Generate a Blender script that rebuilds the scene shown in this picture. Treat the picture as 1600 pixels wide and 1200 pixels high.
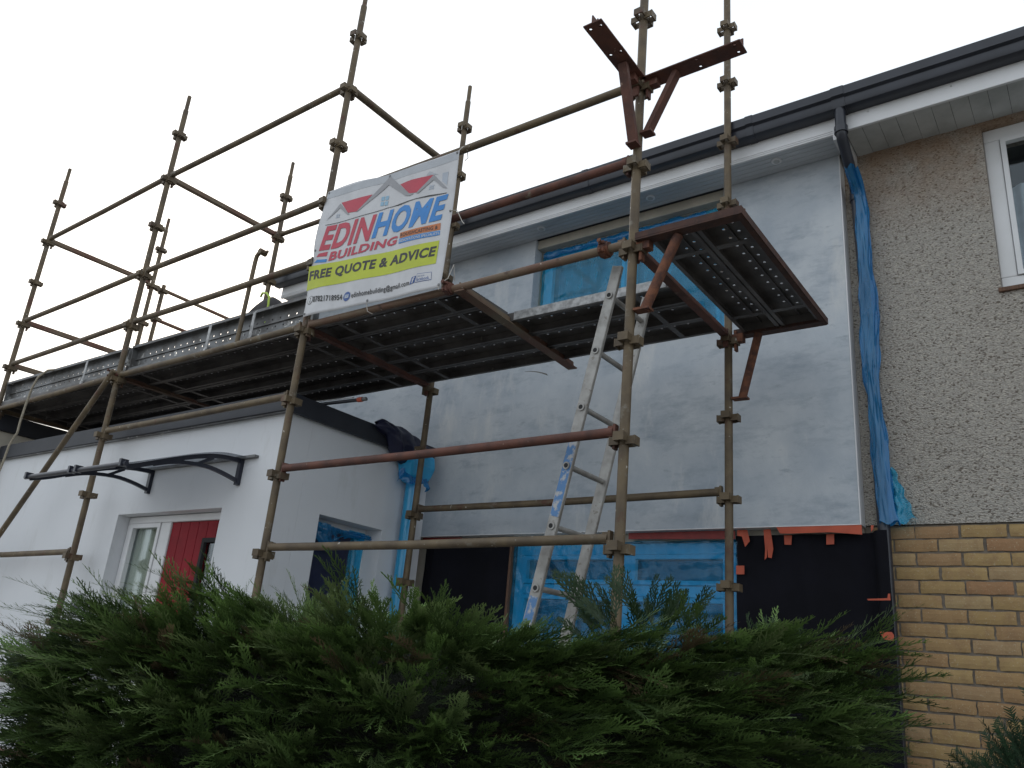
import bpy, math, random
import numpy as np
from mathutils import Vector, Matrix
random.seed(7); rng = np.random.default_rng(7)
scene = bpy.context.scene
for o in list(bpy.data.objects): bpy.data.objects.remove(o)
COL = scene.collection
ZO = 3.6                      # height of the scaffold's deck nodes above the ground

# ------------------------------------------------------------------ camera
cam_d = bpy.data.cameras.new('camera'); cam = bpy.data.objects.new('camera', cam_d); COL.objects.link(cam)
yaw, pitch, roll = 0.6541, 0.3376, 0.0898
F = Vector((-math.sin(yaw)*math.cos(pitch), math.cos(yaw)*math.cos(pitch), math.sin(pitch)))
R0 = F.cross(Vector((0, 0, 1))).normalized(); U0 = R0.cross(F)
R = math.cos(roll)*R0 + math.sin(roll)*U0; U = -math.sin(roll)*R0 + math.cos(roll)*U0
m = Matrix((R, U, -F)).transposed().to_4x4(); m.translation = (1.7404, -3.155, ZO-2.0104)
cam.matrix_world = m
cam_d.sensor_width = 36; cam_d.lens = 36*1257.13/1600; cam_d.clip_start = .05; cam_d.clip_end = 2000
scene.camera = cam

# ------------------------------------------------------------------ sky, sun, exposure
SUN_AZ, SUN_EL = Vector((-0.80, 0.45, 0)), math.radians(26)
w = bpy.data.worlds.new('World'); scene.world = w; w.use_nodes = True
nt = w.node_tree; nt.nodes.clear()
out = nt.nodes.new('ShaderNodeOutputWorld'); bg = nt.nodes.new('ShaderNodeBackground')
sky = nt.nodes.new('ShaderNodeTexSky'); sky.sky_type = 'NISHITA'; sky.sun_disc = False
sky.sun_elevation = SUN_EL; sky.sun_rotation = math.atan2(SUN_AZ.x, SUN_AZ.y)
sky.dust_density = 3.0; sky.air_density = 1.0; sky.ozone_density = 1.5
# thin overcast: cloud cover laid over the clear sky
tc = nt.nodes.new('ShaderNodeTexCoord'); nz = nt.nodes.new('ShaderNodeTexNoise'); nz.inputs['Scale'].default_value = 2.2
nz.inputs['Detail'].default_value = 5; nt.links.new(tc.outputs['Generated'], nz.inputs['Vector'])
cr = nt.nodes.new('ShaderNodeMapRange'); cr.inputs['From Min'].default_value = .3; cr.inputs['From Max'].default_value = .7
cr.inputs['To Min'].default_value = .66; cr.inputs['To Max'].default_value = .9
nt.links.new(nz.outputs['Fac'], cr.inputs['Value'])
mx = nt.nodes.new('ShaderNodeMixRGB'); mx.inputs['Color2'].default_value = (8.5, 9.1, 9.65, 1)
nt.links.new(cr.outputs['Result'], mx.inputs['Fac']); nt.links.new(sky.outputs['Color'], mx.inputs['Color1'])
nt.links.new(mx.outputs['Color'], bg.inputs['Color']); bg.inputs['Strength'].default_value = 0.1
nt.links.new(bg.outputs['Background'], out.inputs['Surface'])
sd = bpy.data.lights.new('sun', 'SUN'); so = bpy.data.objects.new('sun', sd); COL.objects.link(so)
sd.energy = 0.7; sd.angle = math.radians(16); sd.color = (1, .94, .86)
sdir = Vector((SUN_AZ.x*math.cos(SUN_EL), SUN_AZ.y*math.cos(SUN_EL), math.sin(SUN_EL)*SUN_AZ.length)).normalized()
so.rotation_euler = sdir.to_track_quat('Z', 'Y').to_euler(); so.location = (-8, 6, 12)
vs = scene.view_settings; vs.view_transform = 'Standard'; vs.look = 'None'; vs.exposure = 0.44; vs.gamma = 1; vs.use_curve_mapping = False
scene.render.engine = 'CYCLES'

# ------------------------------------------------------------------ materials
def nodes(name):
    m = bpy.data.materials.new(name); m.use_nodes = True
    t = m.node_tree; b = t.nodes['Principled BSDF']; return m, t, b
def noise(t, scale, detail=4, rough=.55, vec=None, stretch=None):
    g = t.nodes.new('ShaderNodeNewGeometry'); n = t.nodes.new('ShaderNodeTexNoise')
    n.inputs['Scale'].default_value = scale; n.inputs['Detail'].default_value = detail; n.inputs['Roughness'].default_value = rough
    src = g.outputs['Position']
    if stretch:
        mp = t.nodes.new('ShaderNodeMapping'); mp.inputs['Scale'].default_value = stretch
        t.links.new(src, mp.inputs['Vector']); src = mp.outputs['Vector']
    t.links.new(src, n.inputs['Vector']); return n.outputs['Fac']
def ramp(t, fac, lo, hi):
    r = t.nodes.new('ShaderNodeMapRange'); r.inputs['From Min'].default_value = lo; r.inputs['From Max'].default_value = hi
    t.links.new(fac, r.inputs['Value']); return r.outputs['Result']
def mixc(t, fac, a, b):
    x = t.nodes.new('ShaderNodeMixRGB'); t.links.new(fac, x.inputs['Fac'])
    for i, c in ((1, a), (2, b)):
        if isinstance(c, tuple): x.inputs[i].default_value = (*c, 1)
        else: t.links.new(c, x.inputs[i])
    return x.outputs['Color']
def bump(t, b, fac, strength, dist):
    n = t.nodes.new('ShaderNodeBump'); n.inputs['Strength'].default_value = strength; n.inputs['Distance'].default_value = dist
    t.links.new(fac, n.inputs['Height']); t.links.new(n.outputs['Normal'], b.inputs['Normal']); return n
def facing(t, base, gain, power, normal=None):
    lw = t.nodes.new('ShaderNodeLayerWeight'); lw.inputs['Blend'].default_value = .5
    if normal is not None: t.links.new(normal, lw.inputs['Normal'])
    p = t.nodes.new('ShaderNodeMath'); p.operation = 'POWER'; p.inputs[1].default_value = power; t.links.new(lw.outputs['Facing'], p.inputs[0])
    q = t.nodes.new('ShaderNodeMath'); q.operation = 'MULTIPLY_ADD'; q.inputs[1].default_value = gain; q.inputs[2].default_value = base; t.links.new(p.outputs[0], q.inputs[0]); return q.outputs[0]
def patch(m, col, scale, lo, hi, seed=0):
    t = m.node_tree; b = t.nodes['Principled BSDF']; src = b.inputs['Base Color'].links[0].from_socket
    t.links.new(mixc(t, ramp(t, noise(t, scale, 6, .65), lo, hi), src, col), b.inputs['Base Color'])
def pmat(name, c1, c2, scale=8, rough=.6, metal=0., bump_s=0., bump_scale=60, bump_d=.003, lo=.38, hi=.64, spots=None, spot_scale=45, spot_lo=.66, spot_hi=.70, stretch=None):
    m, t, b = nodes(name)
    c = mixc(t, ramp(t, noise(t, scale, stretch=stretch), lo, hi), c1, c2)
    if spots: c = mixc(t, ramp(t, noise(t, spot_scale, 3), spot_lo, spot_hi), c, spots)
    t.links.new(c, b.inputs['Base Color']); b.inputs['Roughness'].default_value = rough; b.inputs['Metallic'].default_value = metal
    if bump_s: bump(t, b, noise(t, bump_scale, 3), bump_s, bump_d)
    return m
M = {}
M['tube'] = pmat('scaffold_olive', (.145, .106, .060), (.088, .064, .04), 7, .62, .15, .35, 90, .002, spots=(.42, .39, .34), spot_scale=34, spot_lo=.69, spot_hi=.72)
M['rust'] = pmat('scaffold_rust', (.135, .052, .034), (.075, .034, .026), 9, .72, .1, .4, 110, .002, spots=(.3, .2, .15), spot_scale=30, spot_lo=.70, spot_hi=.74)
M['rust2'] = pmat('bracket_rust', (.19, .072, .036), (.07, .03, .022), 22, .8, .05, .6, 140, .002)
M['mixrust'] = pmat('ledger_worn', (.13, .055, .036), (.16, .125, .08), 2.2, .66, .1, .4, 110, .002, spots=(.4, .36, .32), spot_scale=30, spot_lo=.70, spot_hi=.73)
M['steel'] = pmat('plank_steel', (.14, .13, .125), (.08, .073, .07), 5, .55, .35, .3, 70, .002, spots=(.22, .2, .18), spot_scale=16, spot_lo=.66, spot_hi=.76)
M['galv'] = pmat('toe_board_galvanised', (.19, .195, .2), (.10, .095, .09), 6, .5, .4, .25, 60, .002, spots=(.5, .5, .48), spot_scale=11, spot_lo=.62, spot_hi=.70)
M['galv_lit'] = pmat('splashed_lit_galvanised', (.5, .5, .5), (.26, .26, .26), 26, .6, .2, .3, 60, .002)  # pale splashed galvanised, its lit look put into the colour
M['alu'] = pmat('ladder_aluminium', (.37, .36, .34), (.24, .23, .215), 12, .48, .35, .2, 80, .001, spots=(.2, .18, .16), spot_scale=40, spot_lo=.64, spot_hi=.70)
M['blue_paint'] = pmat('ladder_blue_paint', (.09, .21, .42), (.42, .42, .42), 30, .6, 0, .3, 90, .001, lo=.5, hi=.6)
patch(M['tube'], (.10, .045, .028), 5.3, .58, .68); patch(M['tube'], (.19, .17, .135), 9.7, .60, .70); patch(M['tube'], (.36, .34, .30), 60, .70, .73)
patch(M['rust'], (.17, .135, .10), 11, .62, .72); patch(M['mixrust'], (.06, .03, .022), 13, .6, .7)
M['rust_dark'] = pmat('dark_rust', (.075, .034, .024), (.045, .024, .02), 16, .8, .05, .5, 120, .002); patch(M['rust_dark'], (.15, .06, .035), 40, .62, .7)
# walls
def render_mat():
    m, t, b = nodes('grey_base_coat_render')
    a = ramp(t, noise(t, 1.7, 7, .62), .34, .66); s = ramp(t, noise(t, 3.2, 6, .7, stretch=(1, 1, .35)), .3, .75)
    c = mixc(t, a, (.39, .435, .485), (.55, .58, .605))
    c = mixc(t, ramp(t, noise(t, 5, 8, .7, stretch=(.6, 1, 1.6)), .50, .72), c, (.30, .345, .395))
    c = mixc(t, ramp(t, s, .60, .95), c, (.60, .61, .61))
    c = mixc(t, ramp(t, noise(t, 22, 5, .7, stretch=(.35, 1, 1.0)), .60, .74), c, (.335, .375, .415))
    t.links.new(c, b.inputs['Base Color']); b.inputs['Roughness'].default_value = .85
    nb_ = noise(t, 9, 7, .68, stretch=(1, 1, .55)); nb_.node.inputs['Distortion'].default_value = 1.4; bump(t, b, nb_, .5, .006); return m
M['render'] = render_mat()
def white_mat():
    m, t, b = nodes('white_silicone_render')
    c = mixc(t, ramp(t, noise(t, 1.2, 5), .3, .7), (.64, .655, .68), (.70, .71, .73))
    c = mixc(t, ramp(t, noise(t, 6, 6, .7, stretch=(1, 1, .25)), .58, .85), c, (.56, .565, .56))
    t.links.new(c, b.inputs['Base Color']); b.inputs['Roughness'].default_value = .9
    bump(t, b, noise(t, 330, 2, .6), .55, .002); return m
M['white_render'] = white_mat()
def dash_mat():
    m, t, b = nodes('pebbledash')
    g = t.nodes.new('ShaderNodeNewGeometry')
    mp = t.nodes.new('ShaderNodeMapping'); mp.inputs['Scale'].default_value = (.72, 1, 1.25); t.links.new(g.outputs['Position'], mp.inputs['Vector'])
    dn = t.nodes.new('ShaderNodeTexNoise'); dn.inputs['Scale'].default_value = 38; t.links.new(mp.outputs['Vector'], dn.inputs['Vector'])
    ad = t.nodes.new('ShaderNodeVectorMath'); ad.operation = 'MULTIPLY_ADD'; ad.inputs[1].default_value = (.016,)*3
    t.links.new(dn.outputs['Color'], ad.inputs[0]); t.links.new(mp.outputs['Vector'], ad.inputs[2])
    v = t.nodes.new('ShaderNodeTexVoronoi'); v.inputs['Scale'].default_value = 125; t.links.new(ad.outputs['Vector'], v.inputs['Vector'])
    v2 = t.nodes.new('ShaderNodeTexVoronoi'); v2.inputs['Scale'].default_value = 125; t.links.new(ad.outputs['Vector'], v2.inputs['Vector'])
    sepc = t.nodes.new('ShaderNodeSeparateColor'); t.links.new(v2.outputs['Color'], sepc.inputs['Color'])
    c = mixc(t, ramp(t, noise(t, 1.1, 5), .3, .7), (.37, .34, .30), (.43, .405, .365))
    c = mixc(t, ramp(t, sepc.outputs['Red'], .45, 1.0), c, (.53, .485, .42))
    c = mixc(t, ramp(t, sepc.outputs['Green'], .86, .95), c, (.16, .135, .11))
    c = mixc(t, ramp(t, v.outputs['Distance'], .60, .95), c, (.21, .185, .155))
    # brown run-off stain under the eaves
    sx = t.nodes.new('ShaderNodeSeparateXYZ'); t.links.new(g.outputs['Position'], sx.inputs['Vector'])
    st = t.nodes.new('ShaderNodeMath'); st.operation = 'MULTIPLY'
    t.links.new(ramp(t, sx.outputs['Z'], ZO+.75, ZO+1.75), st.inputs[0]); t.links.new(ramp(t, noise(t, 4.5, 5), .25, .60), st.inputs[1])
    c = mixc(t, st.outputs[0], c, (.27, .145, .065))
    t.links.new(c, b.inputs['Base Color']); b.inputs['Roughness'].default_value = .95
    inv = t.nodes.new('ShaderNodeMath'); inv.operation = 'SUBTRACT'; inv.inputs[0].default_value = 1; t.links.new(v.outputs['Distance'], inv.inputs[1])
    mul = t.nodes.new('ShaderNodeMath'); mul.operation = 'MULTIPLY_ADD'; t.links.new(noise(t, 75, 4, .7), mul.inputs[0]); mul.inputs[1].default_value = 1.1
    t.links.new(inv.outputs[0], mul.inputs[2])
    bump(t, b, mul.outputs[0], 1.0, .007); return m
M['dash'] = dash_mat()
def brick_mat():
    m, t, b = nodes('buff_brick')
    oi = t.nodes.new('ShaderNodeObjectInfo')
    cr = t.nodes.new('ShaderNodeValToRGB'); e = cr.color_ramp.elements
    e[0].position = 0; e[0].color = (.33, .215, .085, 1); e[1].position = 1; e[1].color = (.37, .285, .155, 1)
    for p, c in ((.3, (.375, .255, .105, 1)), (.55, (.30, .165, .075, 1)), (.75, (.39, .29, .145, 1)), (.9, (.29, .135, .065, 1))):
        x = e.new(p); x.color = c
    t.links.new(oi.outputs['Random'], cr.inputs['Fac'])
    c0_ = t.nodes.new('ShaderNodeMixRGB'); c0_.inputs['Fac'].default_value = .25; c0_.inputs['Color2'].default_value = (.35, .25, .13, 1); t.links.new(cr.outputs['Color'], c0_.inputs['Color1'])
    c = mixc(t, ramp(t, noise(t, 16, 5), .45, .85), c0_.outputs['Color'], (.27, .165, .085))
    c = mixc(t, ramp(t, noise(t, 120, 3), .6, .75), c, (.42, .34, .22))
    t.links.new(c, b.inputs['Base Color']); b.inputs['Roughness'].default_value = .9
    bump(t, b, noise(t, 130, 4), .5, .003); return m
M['brick'] = brick_mat()
M['mortar'] = pmat('mortar', (.15, .125, .10), (.21, .18, .145), 30, .95, 0, .5, 160, .003)
M['upvc'] = pmat('white_upvc', (.72, .72, .73), (.66, .66, .66), 3, .35)
M['upvc_cream'] = pmat('cream_timber_trim', (.50, .46, .38), (.40, .37, .31), 6, .6)
M['soffit'] = pmat('grey_white_soffit', (.52, .54, .56), (.45, .47, .49), 2, .45)
M['soffit_old'] = pmat('old_white_soffit', (.50, .51, .50), (.37, .38, .37), 5, .55)
M['dark'] = pmat('anthracite_trim', (.013, .015, .022), (.02, .022, .03), 6, .55)
M['gutter'] = pmat('anthracite_gutter', (.028, .031, .042), (.018, .02, .027), 4, .32)
M['red'] = pmat('red_door', (.27, .007, .017), (.22, .006, .014), 5, .6); M['red'].node_tree.nodes['Principled BSDF'].inputs['Specular IOR Level'].default_value = .2
M['curtain'] = pmat('net_curtain', (.55, .58, .65), (.42, .45, .52), 9, .9)
M['bright_blind'] = pmat('brightened_beige_blind', (.58, .57, .47), (.45, .44, .37), 4, .9)  # brightened in colour, standing in for outdoor reflections in the sidelight
M['interior'] = pmat('dark_interior', (.03, .03, .032), (.02, .02, .02), 4, .9)
def glass_mat():
    m, t, b = nodes('window_glass'); b.inputs['Base Color'].default_value = (.6, .65, .68, 1); b.inputs['Roughness'].default_value = .03
    tr = t.nodes.new('ShaderNodeBsdfTransparent'); tr.inputs['Color'].default_value = (.88, .92, .92, 1)
    gl = t.nodes.new('ShaderNodeBsdfGlossy'); gl.inputs['Roughness'].default_value = .02; gl.inputs['Color'].default_value = (.9, .95, 1, 1)
    ms = t.nodes.new('ShaderNodeMixShader'); t.links.new(facing(t, .04, .55, 3), ms.inputs[0]); t.links.new(tr.outputs[0], ms.inputs[1]); t.links.new(gl.outputs[0], ms.inputs[2])
    t.links.new(ms.outputs[0], t.nodes['Material Output'].inputs['Surface']); return m
M['glass'] = glass_mat()
def film_mat(name, col, tint, opac, rough=.22, wr=26, glint=.22, crease=.5):
    m, t, b = nodes(name); b.inputs['Base Color'].default_value = (*col, 1); b.inputs['Roughness'].default_value = rough
    b.inputs['Specular IOR Level'].default_value = .6
    tr = t.nodes.new('ShaderNodeBsdfTransparent'); tr.inputs['Color'].default_value = (*tint, 1)
    ms = t.nodes.new('ShaderNodeMixShader')
    op = t.nodes.new('ShaderNodeMapRange'); op.inputs['From Min'].default_value = .3; op.inputs['From Max'].default_value = .7
    op.inputs['To Min'].default_value = opac-.12; op.inputs['To Max'].default_value = opac+.14
    t.links.new(noise(t, 7, 5, stretch=(1.6, 1, .35)), op.inputs['Value']); t.links.new(op.outputs['Result'], ms.inputs[0])
    t.links.new(tr.outputs[0], ms.inputs[1]); t.links.new(b.outputs[0], ms.inputs[2])
    t.links.new(ms.outputs[0], t.nodes['Material Output'].inputs['Surface'])
    g_ = t.nodes.new('ShaderNodeNewGeometry'); rn = t.nodes.new('ShaderNodeTexNoise'); rn.noise_type = 'RIDGED_MULTIFRACTAL'; rn.inputs['Scale'].default_value = wr*.32; rn.inputs['Detail'].default_value = 5; rn.inputs['Distortion'].default_value = .6
    t.links.new(g_.outputs['Position'], rn.inputs['Vector']); bump(t, b, rn.outputs['Fac'], .9, .010)
    cr_ = t.nodes.new('ShaderNodeBump'); cr_.inputs['Strength'].default_value = crease; cr_.inputs['Distance'].default_value = .012; t.links.new(rn.outputs['Fac'], cr_.inputs['Height'])
    gl = t.nodes.new('ShaderNodeBsdfGlossy'); gl.inputs['Roughness'].default_value = .12; gl.inputs['Color'].default_value = (.8, .9, 1, 1); t.links.new(cr_.outputs['Normal'], gl.inputs['Normal'])
    fz = facing(t, .02, glint, 3, cr_.outputs['Normal'])
    m2 = t.nodes.new('ShaderNodeMixShader'); t.links.new(fz, m2.inputs[0]); t.links.new(ms.outputs[0], m2.inputs[1]); t.links.new(gl.outputs[0], m2.inputs[2])
    t.links.new(m2.outputs[0], t.nodes['Material Output'].inputs['Surface']); return m
M['film'] = film_mat('blue_masking_film', (.012, .36, .62), (.17, .70, .97), .36)
M['film_wrinkled'] = film_mat('wrinkled_blue_film', (.012, .25, .50), (.17, .66, .95), .22, .2, 30, .4, .8)
M['film_thick'] = film_mat('bunched_blue_film', (.012, .20, .44), (.12, .50, .85), .52, .25, 34)
M['film_pale'] = film_mat('pale_blue_film', (.02, .36, .66), (.12, .5, .85), .86, .3)
M['navy'] = pmat('navy_plastic_sheet', (.010, .012, .035), (.016, .018, .05), 6, .42, 0, .6, 18, .01)
M['black'] = pmat('black_membrane', (.0055, .0055, .0085), (.008, .008, .013), 3, .9, 0, .4, 240, .001); M['black'].node_tree.nodes['Principled BSDF'].inputs['Specular IOR Level'].default_value = .2
M['tape'] = pmat('orange_tape', (.50, .085, .035), (.42, .07, .03), 14, .5, 0, .3, 60, .001)
M['tape_red'] = pmat('red_tape', (.23, .022, .018), (.17, .018, .016), 14, .55)
M['wood'] = pmat('worn_timber', (.16, .085, .05), (.09, .05, .035), 20, .8, stretch=(8, 8, 1))
M['canopy'] = pmat('black_canopy_plastic', (.012, .014, .026), (.02, .022, .034), 8, .38)
def poly_mat():
    m, t, b = nodes('smoked_polycarbonate'); b.inputs['Base Color'].default_value = (.10, .11, .13, 1); b.inputs['Roughness'].default_value = .18
    tr = t.nodes.new('ShaderNodeBsdfTransparent'); tr.inputs['Color'].default_value = (.45, .47, .5, 1)
    ms = t.nodes.new('ShaderNodeMixShader'); ms.inputs[0].default_value = .38
    t.links.new(tr.outputs[0], ms.inputs[1]); t.links.new(b.outputs[0], ms.inputs[2]); t.links.new(ms.outputs[0], t.nodes['Material Output'].inputs['Surface']); return m
M['poly'] = poly_mat()
M['slate'] = pmat('slate_plate', (.05, .055, .065), (.035, .038, .045), 20, .6)
M['pale'] = pmat('pale_mark', (.45, .46, .47), (.38, .39, .4), 20, .7)
M['rope'] = pmat('pale_rope', (.36, .32, .25), (.24, .21, .16), 60, .9)
M['tie'] = pmat('white_tie', (.55, .52, .47), (.45, .42, .38), 40, .6)
M['roof'] = pmat('roof_tile', (.06, .05, .045), (.04, .035, .03), 9, .85)
M['lime'] = pmat('lime_strap', (.50, .66, .10), (.42, .58, .08), 20, .6)
M['bag'] = pmat('dark_canvas', (.035, .032, .034), (.055, .05, .05), 12, .9, 0, .5, 60, .004)
M['ground'] = pmat('pale_bounce_paving', (.30, .285, .26), (.24, .23, .21), 3, .95, 0, .6, 40, .02)  # unseen ground, made pale to bounce light onto soffits and deck
M['cream'] = pmat('cream_wall', (.50, .46, .39), (.43, .40, .34), 3, .9)
# banner prints
def vinyl(name, c, k=.9):
    return pmat('banner_'+name, c, tuple(x*k for x in c), 9, .5, 0, .12, 14, .004)
V = dict(white=vinyl('white', (.56, .56, .575)), hem=vinyl('hem', (.42, .44, .47)), red=vinyl('red', (.48, .045, .075)), blue=vinyl('blue', (.03, .21, .55)),
         grey=vinyl('grey', (.30, .30, .315)), orange=vinyl('orange', (.50, .15, .04)), green=vinyl('green', (.47, .53, .025)), black=vinyl('black', (.025, .023, .022)),
         pale=vinyl('pale', (.40, .44, .50)), lb=vinyl('light_blue', (.25, .42, .55)), navy=vinyl('navy', (.04, .09, .28)))

# ------------------------------------------------------------------ mesh helpers
ORG = {}
def empty(name, loc, label=None, cat=None, group=None):
    o = bpy.data.objects.new(name, None); COL.objects.link(o); o.location = loc; o.empty_display_size = .1; ORG[o] = Vector(loc)
    if label: tag(o, label, cat, group)
    return o
def tag(o, label=None, cat=None, group=None, kind=None):
    if label: o['label'] = label
    if cat: o['category'] = cat
    if group: o['group'] = group
    if kind: o['kind'] = kind
    return o
class MB:
    def __init__(s): s.v = []; s.f = []
    def add(s, vs, fs):
        n = len(s.v); s.v += [tuple(x) for x in vs]; s.f += [tuple(i+n for i in f) for f in fs]; return s
    def box(s, x0, x1, y0, y1, z0, z1):
        return s.add([(x0,y0,z0),(x1,y0,z0),(x1,y1,z0),(x0,y1,z0),(x0,y0,z1),(x1,y0,z1),(x1,y1,z1),(x0,y1,z1)],
                     [(3,2,1,0),(4,5,6,7),(0,1,5,4),(1,2,6,5),(2,3,7,6),(3,0,4,7)])
    def bar(s, p0, p1, wd, ht, up=(0, 0, 1)):        # rectangular bar between two points
        p0, p1 = Vector(p0), Vector(p1); a = (p1-p0).normalized(); sd = a.cross(Vector(up)).normalized(); u = sd.cross(a)
        q = [p+sd*sx*wd/2+u*sz*ht/2 for p in (p0, p1) for sx, sz in ((-1,-1),(1,-1),(1,1),(-1,1))]
        return s.add(q, [(0,1,2,3),(7,6,5,4),(0,4,5,1),(1,5,6,2),(2,6,7,3),(3,7,4,0)])
    def tube(s, p0, p1, r, n=14, r1=None, caps=True):
        p0, p1 = Vector(p0), Vector(p1); a = (p1-p0).normalized(); t = Vector((0, 0, 1)) if abs(a.z) < .9 else Vector((1, 0, 0))
        x = a.cross(t).normalized(); y = a.cross(x); r1 = r if r1 is None else r1
        vs = [p0+(x*math.cos(k*2*math.pi/n)+y*math.sin(k*2*math.pi/n))*r for k in range(n)] + [p1+(x*math.cos(k*2*math.pi/n)+y*math.sin(k*2*math.pi/n))*r1 for k in range(n)]
        fs = [(k, k+n, (k+1) % n+n, (k+1) % n) for k in range(n)]
        if caps: fs += [tuple(range(n)), tuple(reversed(range(n, 2*n)))]
        return s.add(vs, fs)
    def path(s, pts, r, n=8):
        pts = [Vector(p) for p in pts]; rings = []; vs = []
        for i, p in enumerate(pts):
            a = (pts[min(i+1, len(pts)-1)]-pts[max(i-1, 0)]).normalized()
            if i == 0: t = Vector((0, 0, 1)) if abs(a.z) < .9 else Vector((1, 0, 0)); x = a.cross(t).normalized()
            else: x = (x-a*x.dot(a)).normalized()
            y = a.cross(x); rr = r[i] if isinstance(r, (list, tuple)) else r
            vs += [p+(x*math.cos(k*2*math.pi/n)+y*math.sin(k*2*math.pi/n))*rr for k in range(n)]
        fs = []
        for i in range(len(pts)-1):
            fs += [(i*n+k, (i+1)*n+k, (i+1)*n+(k+1) % n, i*n+(k+1) % n) for k in range(n)]
        fs += [tuple(range(n)), tuple(reversed(range((len(pts)-1)*n, len(pts)*n)))]
        return s.add(vs, fs)
    def prism(s, poly, ax, a0, a1):                   # 2-D polygon extruded along axis ax ('x','y','z')
        n = len(poly)
        def mk(p, a): return {'x': (a, p[0], p[1]), 'y': (p[0], a, p[1]), 'z': (p[0], p[1], a)}[ax]
        vs = [mk(p, a0) for p in poly]+[mk(p, a1) for p in poly]
        return s.add(vs, [tuple(range(n)), tuple(reversed(range(n, 2*n)))]+[(k, (k+1) % n, (k+1) % n+n, k+n) for k in range(n)])
    def grid(s, fn, nu, nv):                          # fn(u,v) -> point
        vs = [fn(i/nu, j/nv) for j in range(nv+1) for i in range(nu+1)]
        return s.add(vs, [(j*(nu+1)+i, j*(nu+1)+i+1, (j+1)*(nu+1)+i+1, (j+1)*(nu+1)+i) for j in range(nv) for i in range(nu)])
    def mesh(s, name, mat, smooth=None, org=(0, 0, 0)):
        me = bpy.data.meshes.new(name); o = Vector(org)
        me.from_pydata([Vector(p)-o for p in s.v], [], s.f); me.materials.append(mat); me.update()
        import bmesh
        b = bmesh.new(); b.from_mesh(me); bmesh.ops.recalc_face_normals(b, faces=b.faces); b.to_mesh(me); b.free()
        if smooth:
            me.polygons.foreach_set('use_smooth', [True]*len(me.polygons)); me.set_sharp_from_angle(angle=math.radians(smooth))
        return me
    def build(s, name, mat, parent=None, smooth=None, loc=None):
        po = ORG[parent] if parent else Vector((0, 0, 0))
        if loc is None: loc = Vector(s.v[0]) if False else po
        me = s.mesh(name, mat, smooth, org=loc)
        return link(name, me, parent, loc)
def link(name, me, parent=None, loc=(0, 0, 0), rot=None):
    o = bpy.data.objects.new(name, me); COL.objects.link(o); ORG[o] = Vector(loc)
    if parent: o.parent = parent; o.location = Vector(loc)-ORG[parent]
    else: o.location = loc
    if rot: o.rotation_euler = rot
    return o
def bevel(o, w=.004, seg=2):
    md = o.modifiers.new('bevel', 'BEVEL'); md.width = w; md.segments = seg; md.limit_method = 'ANGLE'; return o
def wob(x, y, z, k=1.):                               # smooth pseudo-noise
    return (math.sin(5.1*x*k+1.3*y*k+.7)+math.sin(3.7*z*k-2.2*x*k+1.9)+math.sin(7.9*y*k+4.3*z*k+.4)+.6*math.sin(11.3*x*k+9.1*z*k))/3.6

# ------------------------------------------------------------------ ground
MB().grid(lambda u, v: ((u-.5)*600, (v-.5)*600, 0), 1, 1).build('ground', M['ground'])
tag(bpy.data.objects['ground'], kind='structure')
g = MB().box(-40, 40, -14, -9, -.1, .02).build('road', pmat('asphalt', (.05, .05, .052), (.06, .06, .06), 30, .9)); tag(g, kind='structure')

# ------------------------------------------------------------------ the rendered house
YW, YR = 1.80, 1.70
Z = lambda r: ZO+r
house = empty('terraced_house', (-2, 2.5, 0), 'two storey house with grey base coat rendered upper wall behind the scaffold', 'house')
# structural wall (openings for the two windows)
WUP = (-1.86, -.20, Z(.30), Z(1.34)); WLO = (-1.90, -.14, Z(-2.35), Z(-1.13))
b = MB()
def wall_with_holes(b, x0, x1, y0, y1, z0, z1, holes):
    xs = sorted({x0, x1, *[h[0] for h in holes], *[h[1] for h in holes]}); zs = sorted({z0, z1, *[h[2] for h in holes], *[h[3] for h in holes]})
    for i in range(len(xs)-1):
        run = None
        for j in range(len(zs)-1):
            cx, cz = (xs[i]+xs[i+1])/2, (zs[j]+zs[j+1])/2
            if any(h[0] < cx < h[1] and h[2] < cz < h[3] for h in holes): 
                if run is not None: b.box(xs[i], xs[i+1], y0, y1, run, zs[j]); run = None
            elif run is None: run = zs[j]
        if run is not None: b.box(xs[i], xs[i+1], y0, y1, run, zs[-1])
    return b
wall_with_holes(b, -4.88, .60, YW, 2.1, 0, Z(1.62), [WUP, WLO]).build('masonry_wall', M['cream'], house)
wall_with_holes(MB(), -4.88, .605, YR, YW-.002, Z(-1.07), Z(1.425), [(WUP[0], WUP[1], WUP[2], Z(1.425))]).build('render_panel', M['render'], house)
MB().box(.6055, .612, YR-.004, YW-.002, Z(-1.075), Z(1.42)).build('corner_bead', M['upvc'], house)
MB().box(-4.88, .605, YR-.004, YW-.004, Z(-1.0755), Z(-1.0705)).build('base_bead', M['upvc'], house)
MB().box(WUP[0]+.003, WUP[1]-.003, YR+.03, YW-.003, Z(1.345), Z(1.424)).build('window_head_trim', M['upvc_cream'], house)
MB().box(-4.88, -4.6, 2.1, 7, 0, Z(1.6)).build('gable_wall', M['cream'], house)
MB().box(-4.6, .60, 3.2, 3.3, 0, Z(1.5)).build('room_back_wall', M['interior'], house)
MB().box(-4.6, .60, 2.1, 3.2, Z(-.1), Z(0)).build('room_floor', M['interior'], house)
MB().box(-4.6, .60, 2.1, 3.2, Z(1.44), Z(1.5)).build('room_ceiling', M['interior'], house)
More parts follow.
